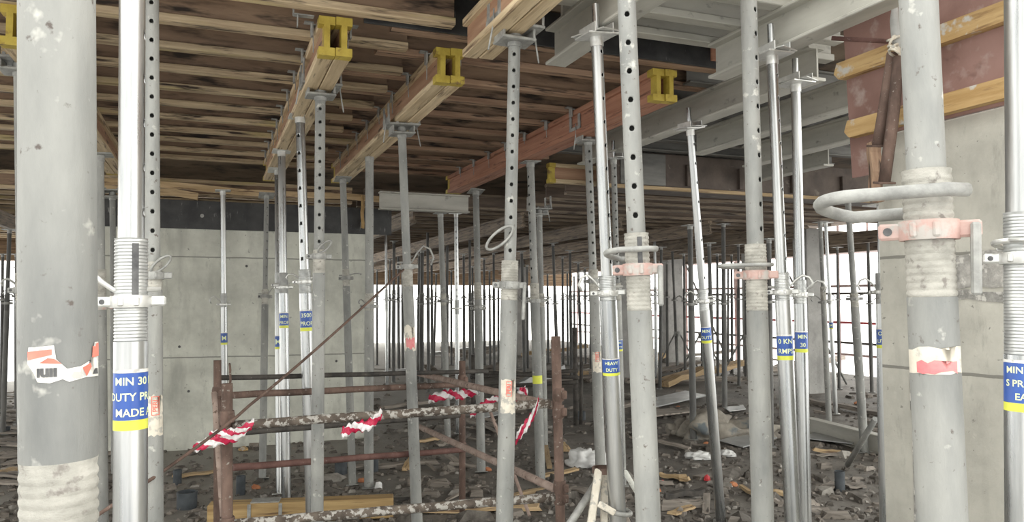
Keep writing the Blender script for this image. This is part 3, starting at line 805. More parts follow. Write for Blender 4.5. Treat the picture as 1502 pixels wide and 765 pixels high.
for k in range(4):
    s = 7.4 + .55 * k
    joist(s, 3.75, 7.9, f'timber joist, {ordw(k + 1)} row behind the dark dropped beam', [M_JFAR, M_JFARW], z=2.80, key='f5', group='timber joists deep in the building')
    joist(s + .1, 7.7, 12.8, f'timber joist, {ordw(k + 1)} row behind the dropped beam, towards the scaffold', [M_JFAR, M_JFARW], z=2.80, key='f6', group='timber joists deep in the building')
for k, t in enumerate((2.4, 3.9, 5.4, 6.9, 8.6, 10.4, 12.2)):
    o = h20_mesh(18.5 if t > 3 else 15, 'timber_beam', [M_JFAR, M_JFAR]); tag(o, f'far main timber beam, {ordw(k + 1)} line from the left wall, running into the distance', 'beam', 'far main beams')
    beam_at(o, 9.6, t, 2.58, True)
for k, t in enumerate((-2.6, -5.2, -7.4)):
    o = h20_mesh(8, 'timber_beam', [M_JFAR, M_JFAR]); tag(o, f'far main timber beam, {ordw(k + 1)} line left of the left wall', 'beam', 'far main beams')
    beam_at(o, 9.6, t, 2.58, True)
# black fascia board between the bays
o = empty('stop_board', Matrix.Translation(st(3.98, .72, 3.045)) @ Matrix.Rotation(A2, 4, 'Z')); tag(o, 'black faced plywood stop board between joists at the top centre', 'board')
mb = MB(); mb.box((1.25, 0, .10), (2.5, .018, .20), bev=.002); mb.build('panel', M_PLYB, o)
mb = MB(); mb.box((2.32, -.02, .11), (.34, .02, .14), bev=.002); pb = mb.build('patch_board', M_RED, o)
# dropped beam formwork on the right
o = empty('beam_formwork', Matrix.Translation(st(6.75, 3.62, 2.72)) @ Matrix.Rotation(A2, 4, 'Z')); tag(o, 'dark plywood dropped beam formwork across the back right', 'formwork')
mb = MB(); mb.box((2.1, 0, .19), (4.2, .02, .36), bev=.002); mb.build('side_panel', M_PLYD, o)
mb = MB(); mb.box((2.1, .16, .015), (4.2, .36, .03), bev=.003); mb.build('soffit_board', M_PLYD, o)
mb = MB(); mb.box((2.1, -.02, .012), (4.2, .05, .035), bev=.003); mb.build('edge_batten', M_PLANK, o)
mb = MB(); mb.box((.42, -.018, .2), (.52, .016, .32), bev=.002); mb.build('cleat_panel', M_STEELJ, o)
for x in (.25, .95, 1.6, 2.3, 3.0, 3.7):
    mb = MB(); mb.box((x, -.03, .16), (.05, .04, .22), bev=.003); mb.build('stud', M_PLYD, o)
o = h20_mesh(1.1, 'timber_beam', TW); tag(o, 'short timber beam end with yellow paint seen between two perforated props', 'beam'); beam_at(o, 7.2, 3.2, 2.80, False); end_cap(o, 0, -1, M_YEL)
# dark ledger above the left wall with planks
o = empty('ledger_formwork', Matrix.Translation(st(WL_S - .03, WL_T0, WL_TOP)) @ Matrix.Rotation(A2, 4, 'Z')); tag(o, 'dark plywood band standing on top of the left wall', 'formwork')
mb = MB(); mb.box((1.62, .012, .15), (3.25, .018, .31), bev=.002); mb.build('band_panel', M_PLYB, o)
mb = MB(); mb.tube((1.15, .0, .14), (1.15, -.012, .14), .02, n=12); mb.tube((.62, .0, .17), (.62, -.012, .17), .016, n=12); mb.build('tie_cone', M_CAST, o)
def plank_line(p0, p1, wd, th, label, m=M_PLANK, name='plank', group=None, up=Vector((0, 0, 1)), cat='plank', split=False):
    p0, p1 = Vector(p0), Vector(p1); L = (p1 - p0).length
    mb = MB(); j = .25
    nn = 6
    # slightly warped plank
    vs = []; fs = []
    for i in range(nn + 1):
        x = L * i / nn; w = th * .25 * math.sin(i * 1.7 + L * 9)
        for yy, zz in ((-wd / 2, 0), (wd / 2, 0), (wd / 2, th), (-wd / 2, th)): vs.append((x + (R.uniform(-.3, .3) * wd if i in (0, nn) and split else 0), yy, zz + w))
    for i in range(nn):
        for q in range(4):
            a = i * 4 + q; b = i * 4 + (q + 1) % 4; fs.append((a, b, b + 4, a + 4)[::-1])
    fs += [(0, 1, 2, 3), tuple(nn * 4 + q for q in (3, 2, 1, 0))]
    mb.add(vs, fs)
    o = mb.build(name, m); o.matrix_world = frame(p0, z=up - (p1 - p0).normalized() * up.dot((p1 - p0).normalized()), x=(p1 - p0)); tag(o, label, cat, group); return o
c = lambda s, t, z: st(s, t, z)
plank_line(c(WL_S - .10, -1.4, 2.80), c(WL_S - .10, 2.0, 2.74), .03, .07, 'long tan plank lying along the top of the dark band', M_PLANK, group='planks over the left wall')
plank_line(c(WL_S - .16, -1.5, 2.74), c(WL_S - .16, -.15, 2.68), .03, .075, 'short split plank hanging below the long one over the left wall', M_PLANK, group='planks over the left wall', split=True)
plank_line(at(533, 335, 9.0), at(533, 288, 9.0), .02, .10, 'orange upright board at the right end of the dark band', M_BATTEN, group='planks over the left wall', up=Vector((0, -1, 0)))

# beam clips (flange clamps with their pins) hanging on the twin beams
def clip(s, t, side, label, grp):
    o = empty('beam_clamp', Matrix.Translation(st(s, t + side * .098, BZ + .205)) @ Matrix.Rotation(A1, 4, 'Z')); tag(o, label, 'clamp', grp)
    mb = MB(); mb.box((0, 0, -.022), (.045, .012, .075), bev=.002); mb.box((0, -side * .018, .012), (.045, .045, .006)); mb.box((0, side * .012, .0), (.05, .03, .006)); mb.build('clamp_plate', M_CAST, o)
    mb = MB(); ln = R.uniform(.05, .12); mb.poly([(.01, side * .004, .0), (.012, side * .008, -ln * .6), (.02 + R.uniform(-.01, .01), side * .012, -ln - .03)], .003, 6); mb.build('pin', M_CAST, o)
for nm, t, s0, s1, sides in (('upper left twin beam', TA, 4.1, 8.2, (1,)), ('middle twin beam', TB, 4.35, 8.0, (1,)), ('red brown beam', TC, 4.3, 8.4, (1,)), ('left hidden twin beam', TL, 6.6, 8.4, (-1,))):
    s = s0; i = 0
    while s < s1:
        for sd in sides:
            i += 1
            clip(s + .05, t, sd if sd < 0 else -1, f'{ordw(i)} steel clamp from the front on the outer side of the {nm}', 'beam clamps')
            if nm != 'left hidden twin beam' and i < 3: clip(s + .02, t, 1, f'{ordw(i)} steel clamp from the front on the inner side of the {nm}', 'beam clamps')
        s += .47
# bent bracket near the end of the upper left beam
o = empty('bent_bracket', Matrix.Translation(st(3.98, TA - .16, BZ + .19)) @ Matrix.Rotation(A1, 4, 'Z')); tag(o, 'bent steel bracket at the yellow end of the upper left beam', 'bracket')
mb = MB(); mb.box((0, 0, 0), (.04, .10, .006)); mb.box((0, .05, .03), (.04, .006, .06)); mb.build('angle', M_CAST, o)
mb = MB(); mb.box((0, .03, -.03), (.03, .005, .06)); mb.build('tongue', M_CAST, o)
# ================================================================== PROPS, FRONT ROWS
prop('thick weathered grey steel prop nearest on the left, shredded red and white label', (84, 0), (87, 765), .855, 88, 102, 'old', ztop=BZ, inv=True,
     sleeve=672, thr=960, col=1010, hook=('U', 1, .18, .0), stickers=[('torn', 503, 558)], head=None)
prop('shiny zinc prop with blue MIN 30 sticker beside the thick grey prop', (194, 0), (191, 765), 1.72, 36, 46, 'new', ztop=BZ, sleeve=350, thr=500, col=442,
     hook=('R', -1, .052, .045, .006), stickers=[('blue', 540, 628, 0, ['MIN 30 K', 'DUTY PROP', 'MADE A '], .012)], head=None, pitch=66, hang=1.35, slot=True)
prop('perforated grey prop with small red-lettered torn label, behind the blue stickered zinc prop', (222, 0), (226, 765), 3.3, 21, 26, 'old', ztop=2.97, sleeve=384, thr=425, col=404,
     hook=('O', 1, .07, .02, .006, 388), stickers=[('peri', 578, 638)], pitch=28.3, head=None)
prop('perforated pale prop with fork head under the twin beam at the top centre', (755, 42), (740, 765), 3.6, 18, 25, 'old', sleeve=382, thr=440, col=418,
     hook=('O', -1, .11, .05, .007, 350), wedge=(1, .17), stickers=[('peri', 556, 604)], pitch=24.2, head='fork')
prop('perforated grey prop with pink collar and long pin, right of centre', (919, 0), (951, 765), 2.2, 27, 36, 'old', ztop=BZ, sleeve=342, thr=455, col=395, colm=M_PINK,
     hook=('U', -1, .088, .022, .0085), wedge=(1, .115), pitch=42.6, head=None, slot=True)
prop('perforated grey prop with pink collar, next right of the leaning zinc prop', (1098, 0), (1119, 765), 2.87, 24, 31, 'old', ztop=BZ, sleeve=358, thr=455, col=403, colm=M_PINK,
     hook=('U', -1, .13, .004, .0075), pitch=36.2, hang=.95, head=None)
prop('big grey prop with pink collar and broad pin loop before the right wall', (1347, 0), (1382, 765), 1.36, 53, 67, 'old', ztop=BZ, sleeve=250, thr=435, col=338, colm=M_PINK,
     hook=('U', -1, .178, .026, .0120), wedge=(1, .125), stickers=[('cream', 509, 546)], head=None)
prop('zinc prop cut by the right edge of the photo, blue sticker with yellow letters', (1496, 0), (1502, 765), 1.75, 41, 48, 'new', ztop=BZ, sleeve=312, thr=520, col=379,
     hook=('U', -1, .055, .012, .006), stickers=[('blue', 527, 602, 0, ['MIN 30', 'S PROP', 'EA'], -.004)], head=None)
prop('slanting shiny zinc prop with crumpled sticker, its foot held in a wooden tripod', (875, 52), (906, 765), 3.64, 17, 25, 'new', Yt=3.46, spindle=6, sleeve=404, thr=440, col=429,
     hook=('J', -1, .09, .06, .006), stickers=[('blue', 524, 549, .004, ['HEAVY', 'DUTY'], 0)], pitch=33, hang=.9, head='plate')
prop('zinc prop with blue sticker under the bracketed end of a grey beam, left of two', (1132, 80), (1163, 765), 3.72, 16, 23, 'new', sleeve=400, thr=440, col=428,
     hook=('J', 1, .10, .05, .006), stickers=[('blue', 490, 527, .004, ['0 KN', 'RMPS'], 0)], pitch=34, hang=1.1, spindle=36)
prop('zinc prop with blue sticker under the cut grey beam, right of two', (1167, 122), (1181, 765), 4.22, 14, 18, 'new', sleeve=410, thr=445, col=432,
     hook=('J', 1, .10, .05, .006), stickers=[('blue', 485, 516, .003, ['MIN', '30'], .006)], spindle=86)
prop('leaning shiny zinc prop with foot on the dirt in the open middle right', (1012, 188), (1057, 757), 5.65, 10.5, 14.5, 'new', Yt=5.35, sleeve=424, thr=455, col=441,
     hook=('J', -1, .09, .05, .006), stickers=[('blue', 478, 502, 0, ['MIN', 'DUTY'], 0)], pitch=27, hang=1.0, spindle=158)
prop('zinc prop half behind the edge of the right wall, blue sticker', (1291, 300), (1299, 765), 4.9, 9, 17, 'new', sleeve=400, thr=445, col=428,
     hook=('J', -1, .10, .06, .006), stickers=[('blue', 481, 510, 0, ['ON', 'UTY'], 0)])
prop('perforated grey prop with fork head under the red brown beam', (862, 196), (884, 765), 5.9, 11, 15, 'old', sleeve=395, thr=430, col=412, hook=('J', -1, .08, .05, .006), stickers=[('peri', 515, 545)],
     pitch=15, hang=.25, head='fork')
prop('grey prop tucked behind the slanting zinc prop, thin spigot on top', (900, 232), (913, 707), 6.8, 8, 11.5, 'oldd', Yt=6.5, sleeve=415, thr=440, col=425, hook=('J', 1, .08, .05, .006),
     stickers=[('blue', 497, 514, 0, ['MIN', 'DUTY'], 0)], pitch=12, hang=.3, spindle=206)
prop('perforated pale prop with fork head under the yellow end of the upper left beam', (470, 126), (465, 765), 4.58, 15, 18, 'old', sleeve=366, thr=400, col=376,
     hook=('O', 1, .07, .03, .006, 362), pitch=19.6, head='fork')
prop('shiny zinc prop leaning against the pale one, blue sticker, left of the pair', (440, 170), (458, 765), 5.25, 13.5, 18, 'new', sleeve=395, thr=430, col=413,
     hook=('J', -1, .08, .03, .006), stickers=[('blue', 454, 485, .003, ['3500', 'PROP'], 0)], pitch=26, hang=-.5)
prop('zinc prop with blue sticker standing on the timber balk with a collar plate', (413, 221), (420, 728), 6.3, 11, 13.5, 'new', sleeve=400, thr=430, col=421,
     hook=('J', 1, .17, .04, .006), stickers=[('blue', 458, 481, 0, ['MIN', 'PROP'], 0)], Yt=6.45)
prop('slender zinc prop close behind the one on the timber balk', (406, 249), (409, 722), 6.5, 7, 8.5, 'new', sleeve=400, thr=430, col=418, stickers=[('blue', 492, 512, 0, ['M'], 0)], pitch=19.5, hang=.2, Yt=6.9)
prop('grey prop before the left wall at the far end of the upper left beam', (391, 286), (385, 698), 7.04, 7.5, 10.5, 'old', Yt=7.8, sleeve=425, thr=447, col=435, hook=('J', 1, .11, .08, .006), pitch=14.5, hang=.5)
prop('thin shiny prop behind the left barrier posts, before the left wall', (327, 279), (330, 668), 7.9, 7.5, 9.5, 'new', sleeve=430, thr=450, col=446, hook=('J', -1, .10, .06, .006), stickers=[('blue', 487, 505, 0, ['M'], 0)])
prop('sturdy grey prop under the middle twin beam, third of that beam', (542, 228), (541, 711), 6.72, 12, 13.5, 'old', sleeve=430, thr=455, col=449, hook=('J', -1, .05, .03, .006))
prop('leaning grey prop before the right end of the left wall', (503, 262), (517, 707), 6.8, 10, 11, 'old', Yt=7.3, sleeve=395, thr=420, col=408, hook=('J', 1, .11, .01, .006))
prop('pale prop with fork head under the middle twin beam, crossing the barrier rails', (589, 184), (612, 772), 5.46, 12, 16, 'old', sleeve=388, thr=420, col=391, hook=('J', 1, .15, .11, .007),
     stickers=[('cream', 478, 512)], head='fork')
prop('weathered prop under the far part of the red brown beam', (698, 280), (706, 690), 7.3, 10, 12.5, 'old', Yt=8.0, sleeve=415, thr=440, col=452, hook=('J', -1, .09, .0, .006))
prop('grey prop with a yellow painted band under the red brown beam', (778, 237), (793, 704), 6.9, 11, 14, 'old', sleeve=415, thr=440, col=441, stickers=[('band', 550, 562)], pitch=13.5, hang=-.8, hook=('J', 1, .10, .0, .006))
prop('grey prop close behind the yellow banded one', (791, 306), (799, 655), 8.5, 8, 10, 'oldd', sleeve=430, thr=450, col=440, head='fork')
prop('grey prop under the short pale steel beam, left of two', (646, 312), (657, 641), 8.95, 8, 9, 'old', sleeve=430, thr=448, col=441, hook=('J', -1, .09, .03, .006))
prop('perforated zinc prop under the short pale steel beam, right of two', (669, 312), (672, 634), 9.4, 6, 7, 'new', sleeve=440, thr=460, col=452, pitch=9.5)
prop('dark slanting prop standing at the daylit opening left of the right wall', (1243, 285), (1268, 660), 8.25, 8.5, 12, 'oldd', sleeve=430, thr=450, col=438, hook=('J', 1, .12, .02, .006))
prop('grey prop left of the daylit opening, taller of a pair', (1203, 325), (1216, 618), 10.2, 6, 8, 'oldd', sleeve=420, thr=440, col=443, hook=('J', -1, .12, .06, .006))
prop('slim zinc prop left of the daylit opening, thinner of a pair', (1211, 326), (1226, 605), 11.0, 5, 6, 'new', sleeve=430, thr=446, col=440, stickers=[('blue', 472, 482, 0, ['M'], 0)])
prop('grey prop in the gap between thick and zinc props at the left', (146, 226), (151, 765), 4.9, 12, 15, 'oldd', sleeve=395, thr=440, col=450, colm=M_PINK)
prop('thin grey prop behind the blue stickered zinc prop, fork head under a beam', (165, 279), (168, 690), 7.2, 8, 9, 'old', sleeve=430, thr=450, col=440, head='fork')
prop('prop with fork head under the yellow beam end at the far left edge', (28, 88), (38, 765), 4.05, 15, 18, 'old', sleeve=400, thr=440, col=425, hook=('J', -1, .06, .03, .006), head='fork')

# props further inside: (x at top, y top, x at foot, y foot, width px, tone)
FARP = [
 (14, 336, 4, 637, 7, 'o'), (24, 372, 24, 600, 5.5, 'd'), (4, 372, 2, 600, 5, 'd'), (30, 392, 27, 622, 6, 'o'),
 (566, 330, 568, 570, 4.6, 'n'), (578, 353, 577, 560, 5.5, 'd'), (584, 372, 585, 545, 4.5, 'd'), (590, 385, 591, 540, 4, 'o'), (553, 395, 553, 535, 3.4, 'd'),
 (627, 336, 629, 575, 5, 'd'), (619, 367, 618, 560, 7, 'd'), (615, 372, 613, 556, 5, 'd'), (640, 400, 636, 535, 3.5, 'd'), (656, 355, 655, 560, 5.5, 'd'), (662, 396, 662, 535, 3.4, 'o'),
 (689, 348, 690, 565, 5, 'd'), (693, 390, 694, 540, 3.6, 'd'), (710, 378, 711, 545, 4.2, 'd'), (718, 396, 719, 535, 3.4, 'd'), (731, 410, 731, 530, 3.2, 'd'),
 (765, 368, 770, 560, 5.5, 'd'), (773, 388, 774, 540, 4, 'o'), (803, 401, 804, 532, 3.6, 'o'), (811, 356, 819, 575, 5.2, 'd'), (836, 367, 838, 560, 4.6, 'o'), (848, 384, 853, 552, 4.4, 'd'), (832, 398, 833, 535, 3.2, 'd'),
 (842, 405, 843, 532, 3.2, 'd'), (960, 330, 963, 560, 5, 'n'), (970, 362, 968, 570, 5, 'd'), (986, 365, 994, 545, 4.5, 'd'), (1012, 330, 1017, 644, 9.5, 'd'), (1040, 356, 1046, 600, 7, 'd'), (1061, 328, 1063, 600, 7.5, 'd'),
 (1083, 358, 1084, 565, 4.8, 'd'), (1094, 380, 1094, 552, 4.2, 'd'), (1146, 350, 1149, 590, 5.5, 'd'), (1028, 385, 1030, 545, 4, 'd'), (1073, 372, 1074, 548, 4, 'o'), (1200, 350, 1206, 560, 5.2, 'd'), (1273, 352, 1279, 575, 5.2, 'd'), (931, 380, 932, 545, 4.2, 'd'),
 (884, 360, 886, 548, 4.6, 'd'), (547, 385, 547, 540, 3.6, 'd'), (572, 380, 571, 540, 3.4, 'd'), (600, 376, 600, 545, 4, 'd'), (633, 380, 634, 548, 4.2, 'd'), (648, 385, 649, 540, 3.4, 'd'), (680, 372, 681, 552, 4.4, 'd'), (703, 396, 703, 534, 3.2, 'd'), (724, 370, 725, 553, 4.2, 'd'), (757, 392, 757, 538, 3.4, 'd'), (784, 378, 785, 548, 4.2, 'd'), (825, 376, 826, 546, 4, 'd'), (858, 392, 859, 536, 3.4, 'd'), (866, 372, 867, 552, 4.4, 'd'), (937, 372, 938, 552, 4.4, 'd'), (952, 388, 952, 540, 3.6, 'd'), (978, 384, 979, 545, 3.8, 'd'), (1003, 372, 1005, 552, 4.2, 'd'), (1052, 372, 1053, 556, 4.4, 'd'), (1068, 390, 1068, 540, 3.6, 'd'), (1103, 372, 1104, 560, 4.4, 'd'), (1228, 362, 1231, 570, 4.2, 'd'), (1128, 350, 1131, 655, 8, 'd'),
]
FARP.sort(key=lambda q: q[0])
for i, (xt, yt, xb, yb, w, tone) in enumerate(FARP):
    Y = gnd(xb, yb).y
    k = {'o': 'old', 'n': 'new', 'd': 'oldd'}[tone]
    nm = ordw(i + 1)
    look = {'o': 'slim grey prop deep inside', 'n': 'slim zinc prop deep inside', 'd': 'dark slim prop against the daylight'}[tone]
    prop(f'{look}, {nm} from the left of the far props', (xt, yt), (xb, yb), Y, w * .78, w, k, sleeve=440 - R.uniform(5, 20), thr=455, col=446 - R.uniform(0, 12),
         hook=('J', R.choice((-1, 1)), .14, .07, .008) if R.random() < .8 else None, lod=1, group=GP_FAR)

# ================================================================== TRIPOD ROUND THE SLANTING PROP
c0 = at(884, 690, 3.75)
root = empty('prop_tripod', Matrix.Translation((c0.x, c0.y, 0))); tag(root, 'folding wooden tripod strapped round the foot of the slanting zinc prop', 'tripod')
Mi = root.matrix_world.inverted()
def loc(px, py, Y): return Mi @ at(px, py, Y)
def bar(name, p, q, wx, wy, m, parent, n=0):
    mb = MB(); p, q = Vector(p), Vector(q); L = (q - p).length
    Mx = frame((0, 0, 0), z=(q - p), y=Vector((0, 1, .01))).to_3x3()
    mb.box((p + q) / 2, (wx, wy, L), Mx, bev=.004); return mb.build(name, m, parent)
bar('leg', loc(878, 688, 3.70), loc(862, 800, 3.55), .035, .03, M_CREAM, root)
bar('leg', loc(887, 690, 3.75), loc(886, 800, 3.62), .035, .03, M_CREAM, root)
bar('leg', loc(893, 700, 3.85), loc(935, 800, 3.9), .03, .03, M_PLANKG, root)
mb = MB(); mb.tube(loc(876, 706, 3.72), loc(815, 800, 3.5), .018, n=10); mb.build('leg', M_CAST, root)
mb = MB(); mb.tube(loc(917, 692, 3.95), loc(975, 790, 4.3), .014, n=10); mb.build('leg', M_OLD, root)
mb = MB(); p = loc(905, 748, 3.64)
mb.poly([(p.x + .062 * math.cos(a), p.y + .062 * math.sin(a), p.z - .012 * math.cos(a)) for a in [2 * math.pi * i / 24 for i in range(24)]], .011, 8, closed=True); mb.build('strap', M_CAST, root)
bar('strap_arm', loc(878, 738, 3.55), loc(902, 752, 3.56), .03, .012, M_CREAM, root)
mb = MB(); p = loc(884, 688, 3.73); mb.lathe([(.042, p.z - .015), (.05, p.z - .015), (.05, p.z + .012), (.042, p.z + .012)], 20, cx=p.x, cy=p.y); mb.build('top_ring', M_RUST, root)

# ================================================================== BARRIER OF SCAFFOLD TUBES
c0 = at(333, 700, 3.95)
root = empty('tube_barrier', Matrix.Translation((c0.x, c0.y, 0))); tag(root, 'barrier of rusty scaffold tubes around a floor opening, hung with striped tape', 'barrier')
Mi = root.matrix_world.inverted()
def tb(name, a, b, r, m, n=14, parent=None, lab=None):
    mb = MB(); pa, pb = loc(*a), loc(*b); k = 8
    pts = [pa.lerp(pb, i / k) + Vector((R.uniform(-.002, .002), R.uniform(-.002, .002), R.uniform(-.002, .002))) for i in range(k + 1)]
    mb.poly(pts, r, n); o = mb.build(name, m, parent or root)
    if lab: o['label'] = lab
    return o
def post(name, px0, py0, px1, Y, w, m):
    top = at(px0, py0, Y); b = at(px1, 765, Y); d = (b - top); b = top + d * (top.z / -d.z); mb = MB()
    r = w / 2 * Y / F; o = None
    mb.poly([Mi @ b, Mi @ top.lerp(b, .5), Mi @ top], r, 16)
    mb.lathe([], 8) if False else None
    return mb.build(name, m, root)
post('post', 333, 562, 333, 3.95, 16, M_RUST)
post('post', 319, 528, 319, 4.9, 11, M_RUST)
post('post', 815, 493, 822, 4.15, 14, M_RUST)
post('post', 678, 529, 678, 5.9, 9.5, M_RUST)
tb('leaning_tube', (314, 575, 4.6), (328, 770, 4.3), .016, M_PINKTUBE)
tb('thin_rod', (337, 533, 4.2), (338, 570, 4.0), .006, M_RUST, 6)
for a, b, r, m, lab in (((342, 623, 3.95), (808, 591, 4.15), .0235, M_SPLAT, 'cement splashed top rail'), ((335, 768, 3.95), (815, 728, 4.15), .024, M_SPLAT, 'cement splashed bottom rail'),
                        ((340, 579, 4.9), (680, 563, 5.9), .022, M_RUST, None), ((322, 554, 5.0), (715, 544, 6.3), .017, M_DARKTUBE, None),
                        ((342, 685, 4.6), (682, 659, 5.9), .021, M_RUSTR, 'red brown rail'), ((342, 635, 4.9), (690, 607, 5.95), .019, M_DARKTUBE, None),
                        ((608, 546, 6.4), (812, 594, 4.2), .022, M_PINKTUBE, 'dusty side rail, upper'), ((612, 624, 6.4), (816, 717, 4.2), .0225, M_PINKTUBE, 'dusty side rail, lower'),
                        ((712, 585, 5.4), (777, 756, 4.9), .011, M_PINKTUBE, 'thin slanting rod')):
    tb('rail' if r > .012 else 'brace', a, b, r, m, lab=lab)
def coupler(px, py, Y, r=.03, m=M_RUST):
    p = loc(px, py, Y); mb = MB()
    mb.lathe([(r * .7, p.z - .035), (r, p.z - .035), (r * 1.12, p.z - .01), (r * 1.12, p.z + .012), (r, p.z + .035), (r * .7, p.z + .035)], 14, cx=p.x, cy=p.y)
    mb.box(p + Vector((r * .9, -r * .7, 0)), (.03, .035, .045), Matrix.Rotation(.5, 3, 'Z'), bev=.006)
    mb.tube(p + Vector((r * .9, -r * 1.6, 0)), p + Vector((r * .9, -r * .2, 0)), .008, n=6)
    return mb.build('coupler', m, root)
for a in ((333, 612, 3.95, .034), (333, 768, 3.95, .036), (319, 575, 4.9, .03), (819, 578, 4.15, .029), (819, 603, 4.15, .029), (821, 714, 4.15, .031), (821, 729, 4.15, .03), (678, 556, 5.9, .03), (678, 655, 5.9, .03)): coupler(*a)

# striped tape -----------------------------------------------------------------------
def tape(pts, w, label, twist=1.2, knot=None, reps=9):
    """pts: list of world points; ribbon with folds"""
    pts = [Vector(p) for p in pts]; mb = MB(); uv = []; n = 40; vs = []; fs = []
    segs = len(pts) - 1; Lc = 0; prev = None; ph = R.uniform(0, 6)
    for i in range(n + 1):
        u = i / n * segs; k = min(int(u), segs - 1); f = u - k
        p0 = pts[max(k - 1, 0)]; p1 = pts[k]; p2 = pts[k + 1]; p3 = pts[min(k + 2, segs)]
        p = .5 * ((2 * p1) + (p2 - p0) * f + (2 * p0 - 5 * p1 + 4 * p2 - p3) * f * f + (3 * p1 - p0 - 3 * p2 + p3) * f ** 3)
        if prev is not None: Lc += (p - prev).length
        prev = p
        a = .35 * math.sin(twist * i * .22 + ph)
        d = Vector((0, math.sin(a), math.cos(a)))
        ww = w * (.62 + .38 * math.sin(i * .55 + ph) ** 2) * (.45 if i in (0, n) else 1)
        for j in range(5):
            q = j / 4 - .5
            fold = .22 * w * math.sin(j * 2.1 + i * .7 + ph) + .1 * w * math.sin(j * 5 + i * 1.9)
            vs.append(p + d * (q * ww) + Vector((fold * .15, -abs(fold) - .006, fold * .15))); uv.append((Lc / w * .48, q * .8))
    for i in range(n):
        for j in range(4):
            a = i * 5 + j; fs.append((a, a + 1, a + 6, a + 5))
    mb.add(vs, fs, 0, True); mb.uv = uv
    o = mb.build('barrier_tape', M_TAPE); tag(o, label, 'tape', 'red and white tape tied to the barrier')
    o['label'] = label
    # origin at its first point
    p0 = pts[0].copy(); o.data.transform(Matrix.Translation(-p0)); o.location = p0
    sol = o.modifiers.new('s', 'SOLIDIFY'); sol.thickness = .0015
    return o
tape([at(285, 657, 3.86), at(310, 647, 3.84), at(345, 640, 3.84), at(372, 620, 3.86)], .06, 'striped tape strand tied at the left end of the top rail, lower strand', 1.1)
tape([at(308, 638, 3.85), at(325, 634, 3.83), at(350, 631, 3.83), at(374, 618, 3.85)], .045, 'striped tape strand tied at the left end of the top rail, upper strand', 1.4)
mb = MB(); p = at(288, 658, 3.86)
tape([at(502, 634, 3.96), at(520, 626, 3.94), at(545, 620, 3.94), at(561, 604, 3.97)], .068, 'striped tape flag hanging at the middle of the splashed top rail', 1.5)
tape([at(629, 585, 5.9), at(655, 578, 5.86), at(675, 578, 5.8), at(701, 572, 5.6)], .085, 'striped tape hanging beside the back post', 1.6)
tape([at(690, 608, 5.3), at(708, 594, 5.25), at(728, 583, 5.2), at(735, 578, 5.1)], .065, 'striped tape strand behind the pale forked prop, left of it', 1.2)
tape([at(753, 594, 4.7), at(760, 580, 4.66), at(768, 573, 4.6), at(774, 578, 4.55)], .07, 'small striped tape knot right of the pale forked prop', 1.3)
tape([at(790, 586, 4.08), at(784, 604, 4.06), at(772, 622, 4.08), at(757, 642, 4.12)], .075, 'striped tape hanging down from the right end of the top rail', 1.0)

# long rusty rod slanting up to the left
pts = []
for i in range(25):
    f = i / 24; px = 140 + (592 - 140) * f; iy = 1 / 3.0 + (1 / 5.3 - 1 / 3.0) * f
    # photo line with a slight sag
    py = 757 + (395 - 757) * f + 20 * math.sin(f * math.pi) * (1 if f < .5 else .9)
    pts.append(at(px, py, 1 / iy))
mb = MB(); mb.poly(pts, .0075, 8); o = mb.build('rusty_rod', M_RUST); tag(o, 'long rusty bar slanting up across the barrier to a prop collar', 'rod')
o.data.transform(Matrix.Translation(-pts[0])); o.location = pts[0]
# dark rails further back
c0 = gnd(845, 620); root = empty('tube_barrier', Matrix.Translation((c0.x, c0.y, 0))); tag(root, 'dark low tube barrier further back behind the rusty post', 'barrier'); Mi = root.matrix_world.inverted()
for (x0, y0, x1, y1) in ((688, 545, 848, 553), (690, 553, 848, 543), (690, 568, 848, 560)):
    tb('rail', (x0, y0, 10.3), (x1, y1, 10.0), .026, M_DARKTUBE, 8)
post('post', 843, 480, 846, 10.05, 7, M_DARKTUBE); post('post', 694, 520, 694, 10.4, 6, M_DARKTUBE)
post('post', 853, 530, 850, 10.1, 5, M_DARKTUBE)

# ================================================================== RIGHT WALL FORMWORK
MWR = wr.matrix_world
o = empty('wall_formwork', MWR @ Matrix.Translation((0, 0, WR_TOP))); tag(o, 'red brown plywood wall formwork with ochre battens standing on the right wall', 'formwork')
# local: +x away from viewer along wall, +y to the left (out of the wall face)
mb = MB()
mb.prism([(-3.2, .0), (-.0, .0), (.03, -.18), (.13, -.18), (.19, 1.1), (-3.2, 1.1)], 0, .02, Matrix(((1, 0, 0, 0), (0, 0, 1, .004), (0, 1, 0, .0), (0, 0, 0, 1))))
mb.build('plywood_sheet', M_PLYR, o)
for z in (.06, .36, .68):
    mb = MB(); x0 = -3.15; x1 = .18 if z > .1 else .12
    if z == .06: z = .055
    vs = []; ln = x1 - x0
    mb.prism([(x0, z - .042), (x1 - .02, z - .042), (x1 + .01, z - .01), (x1 - .01, z + .042), (x0, z + .042)], .024, .070, Matrix(((1, 0, 0, 0), (0, 0, 1, .0), (0, 1, 0, 0), (0, 0, 0, 1))))
    mb.build('batten', M_BATTEN, o)
Mi = Matrix.Identity(4)
def wtube(name, label, pts, r, m, extra=None, cat='tube'):
    p0 = Vector(pts[-1]); e = empty(name, Matrix.Translation(p0)); tag(e, label, cat)
    mb = MB(); mb.poly([Vector(p) - p0 for p in pts], r, 12); mb.build('tube', m, e)
    mb = MB(); q = Vector(pts[-1]) - p0; mb.box(q, (.075, .06, .01), Matrix.Rotation(.2, 3, 'X'), bev=.002); mb.build('end_plate', m, e)
    return e
wtube('rusty_tube', 'rusty tube leaning on the plywood formwork, left of the crossed two', [at(1309, 78, 3.42), at(1298, 150, 3.42), at(1287, 214, 3.42)], .024, M_RUST)
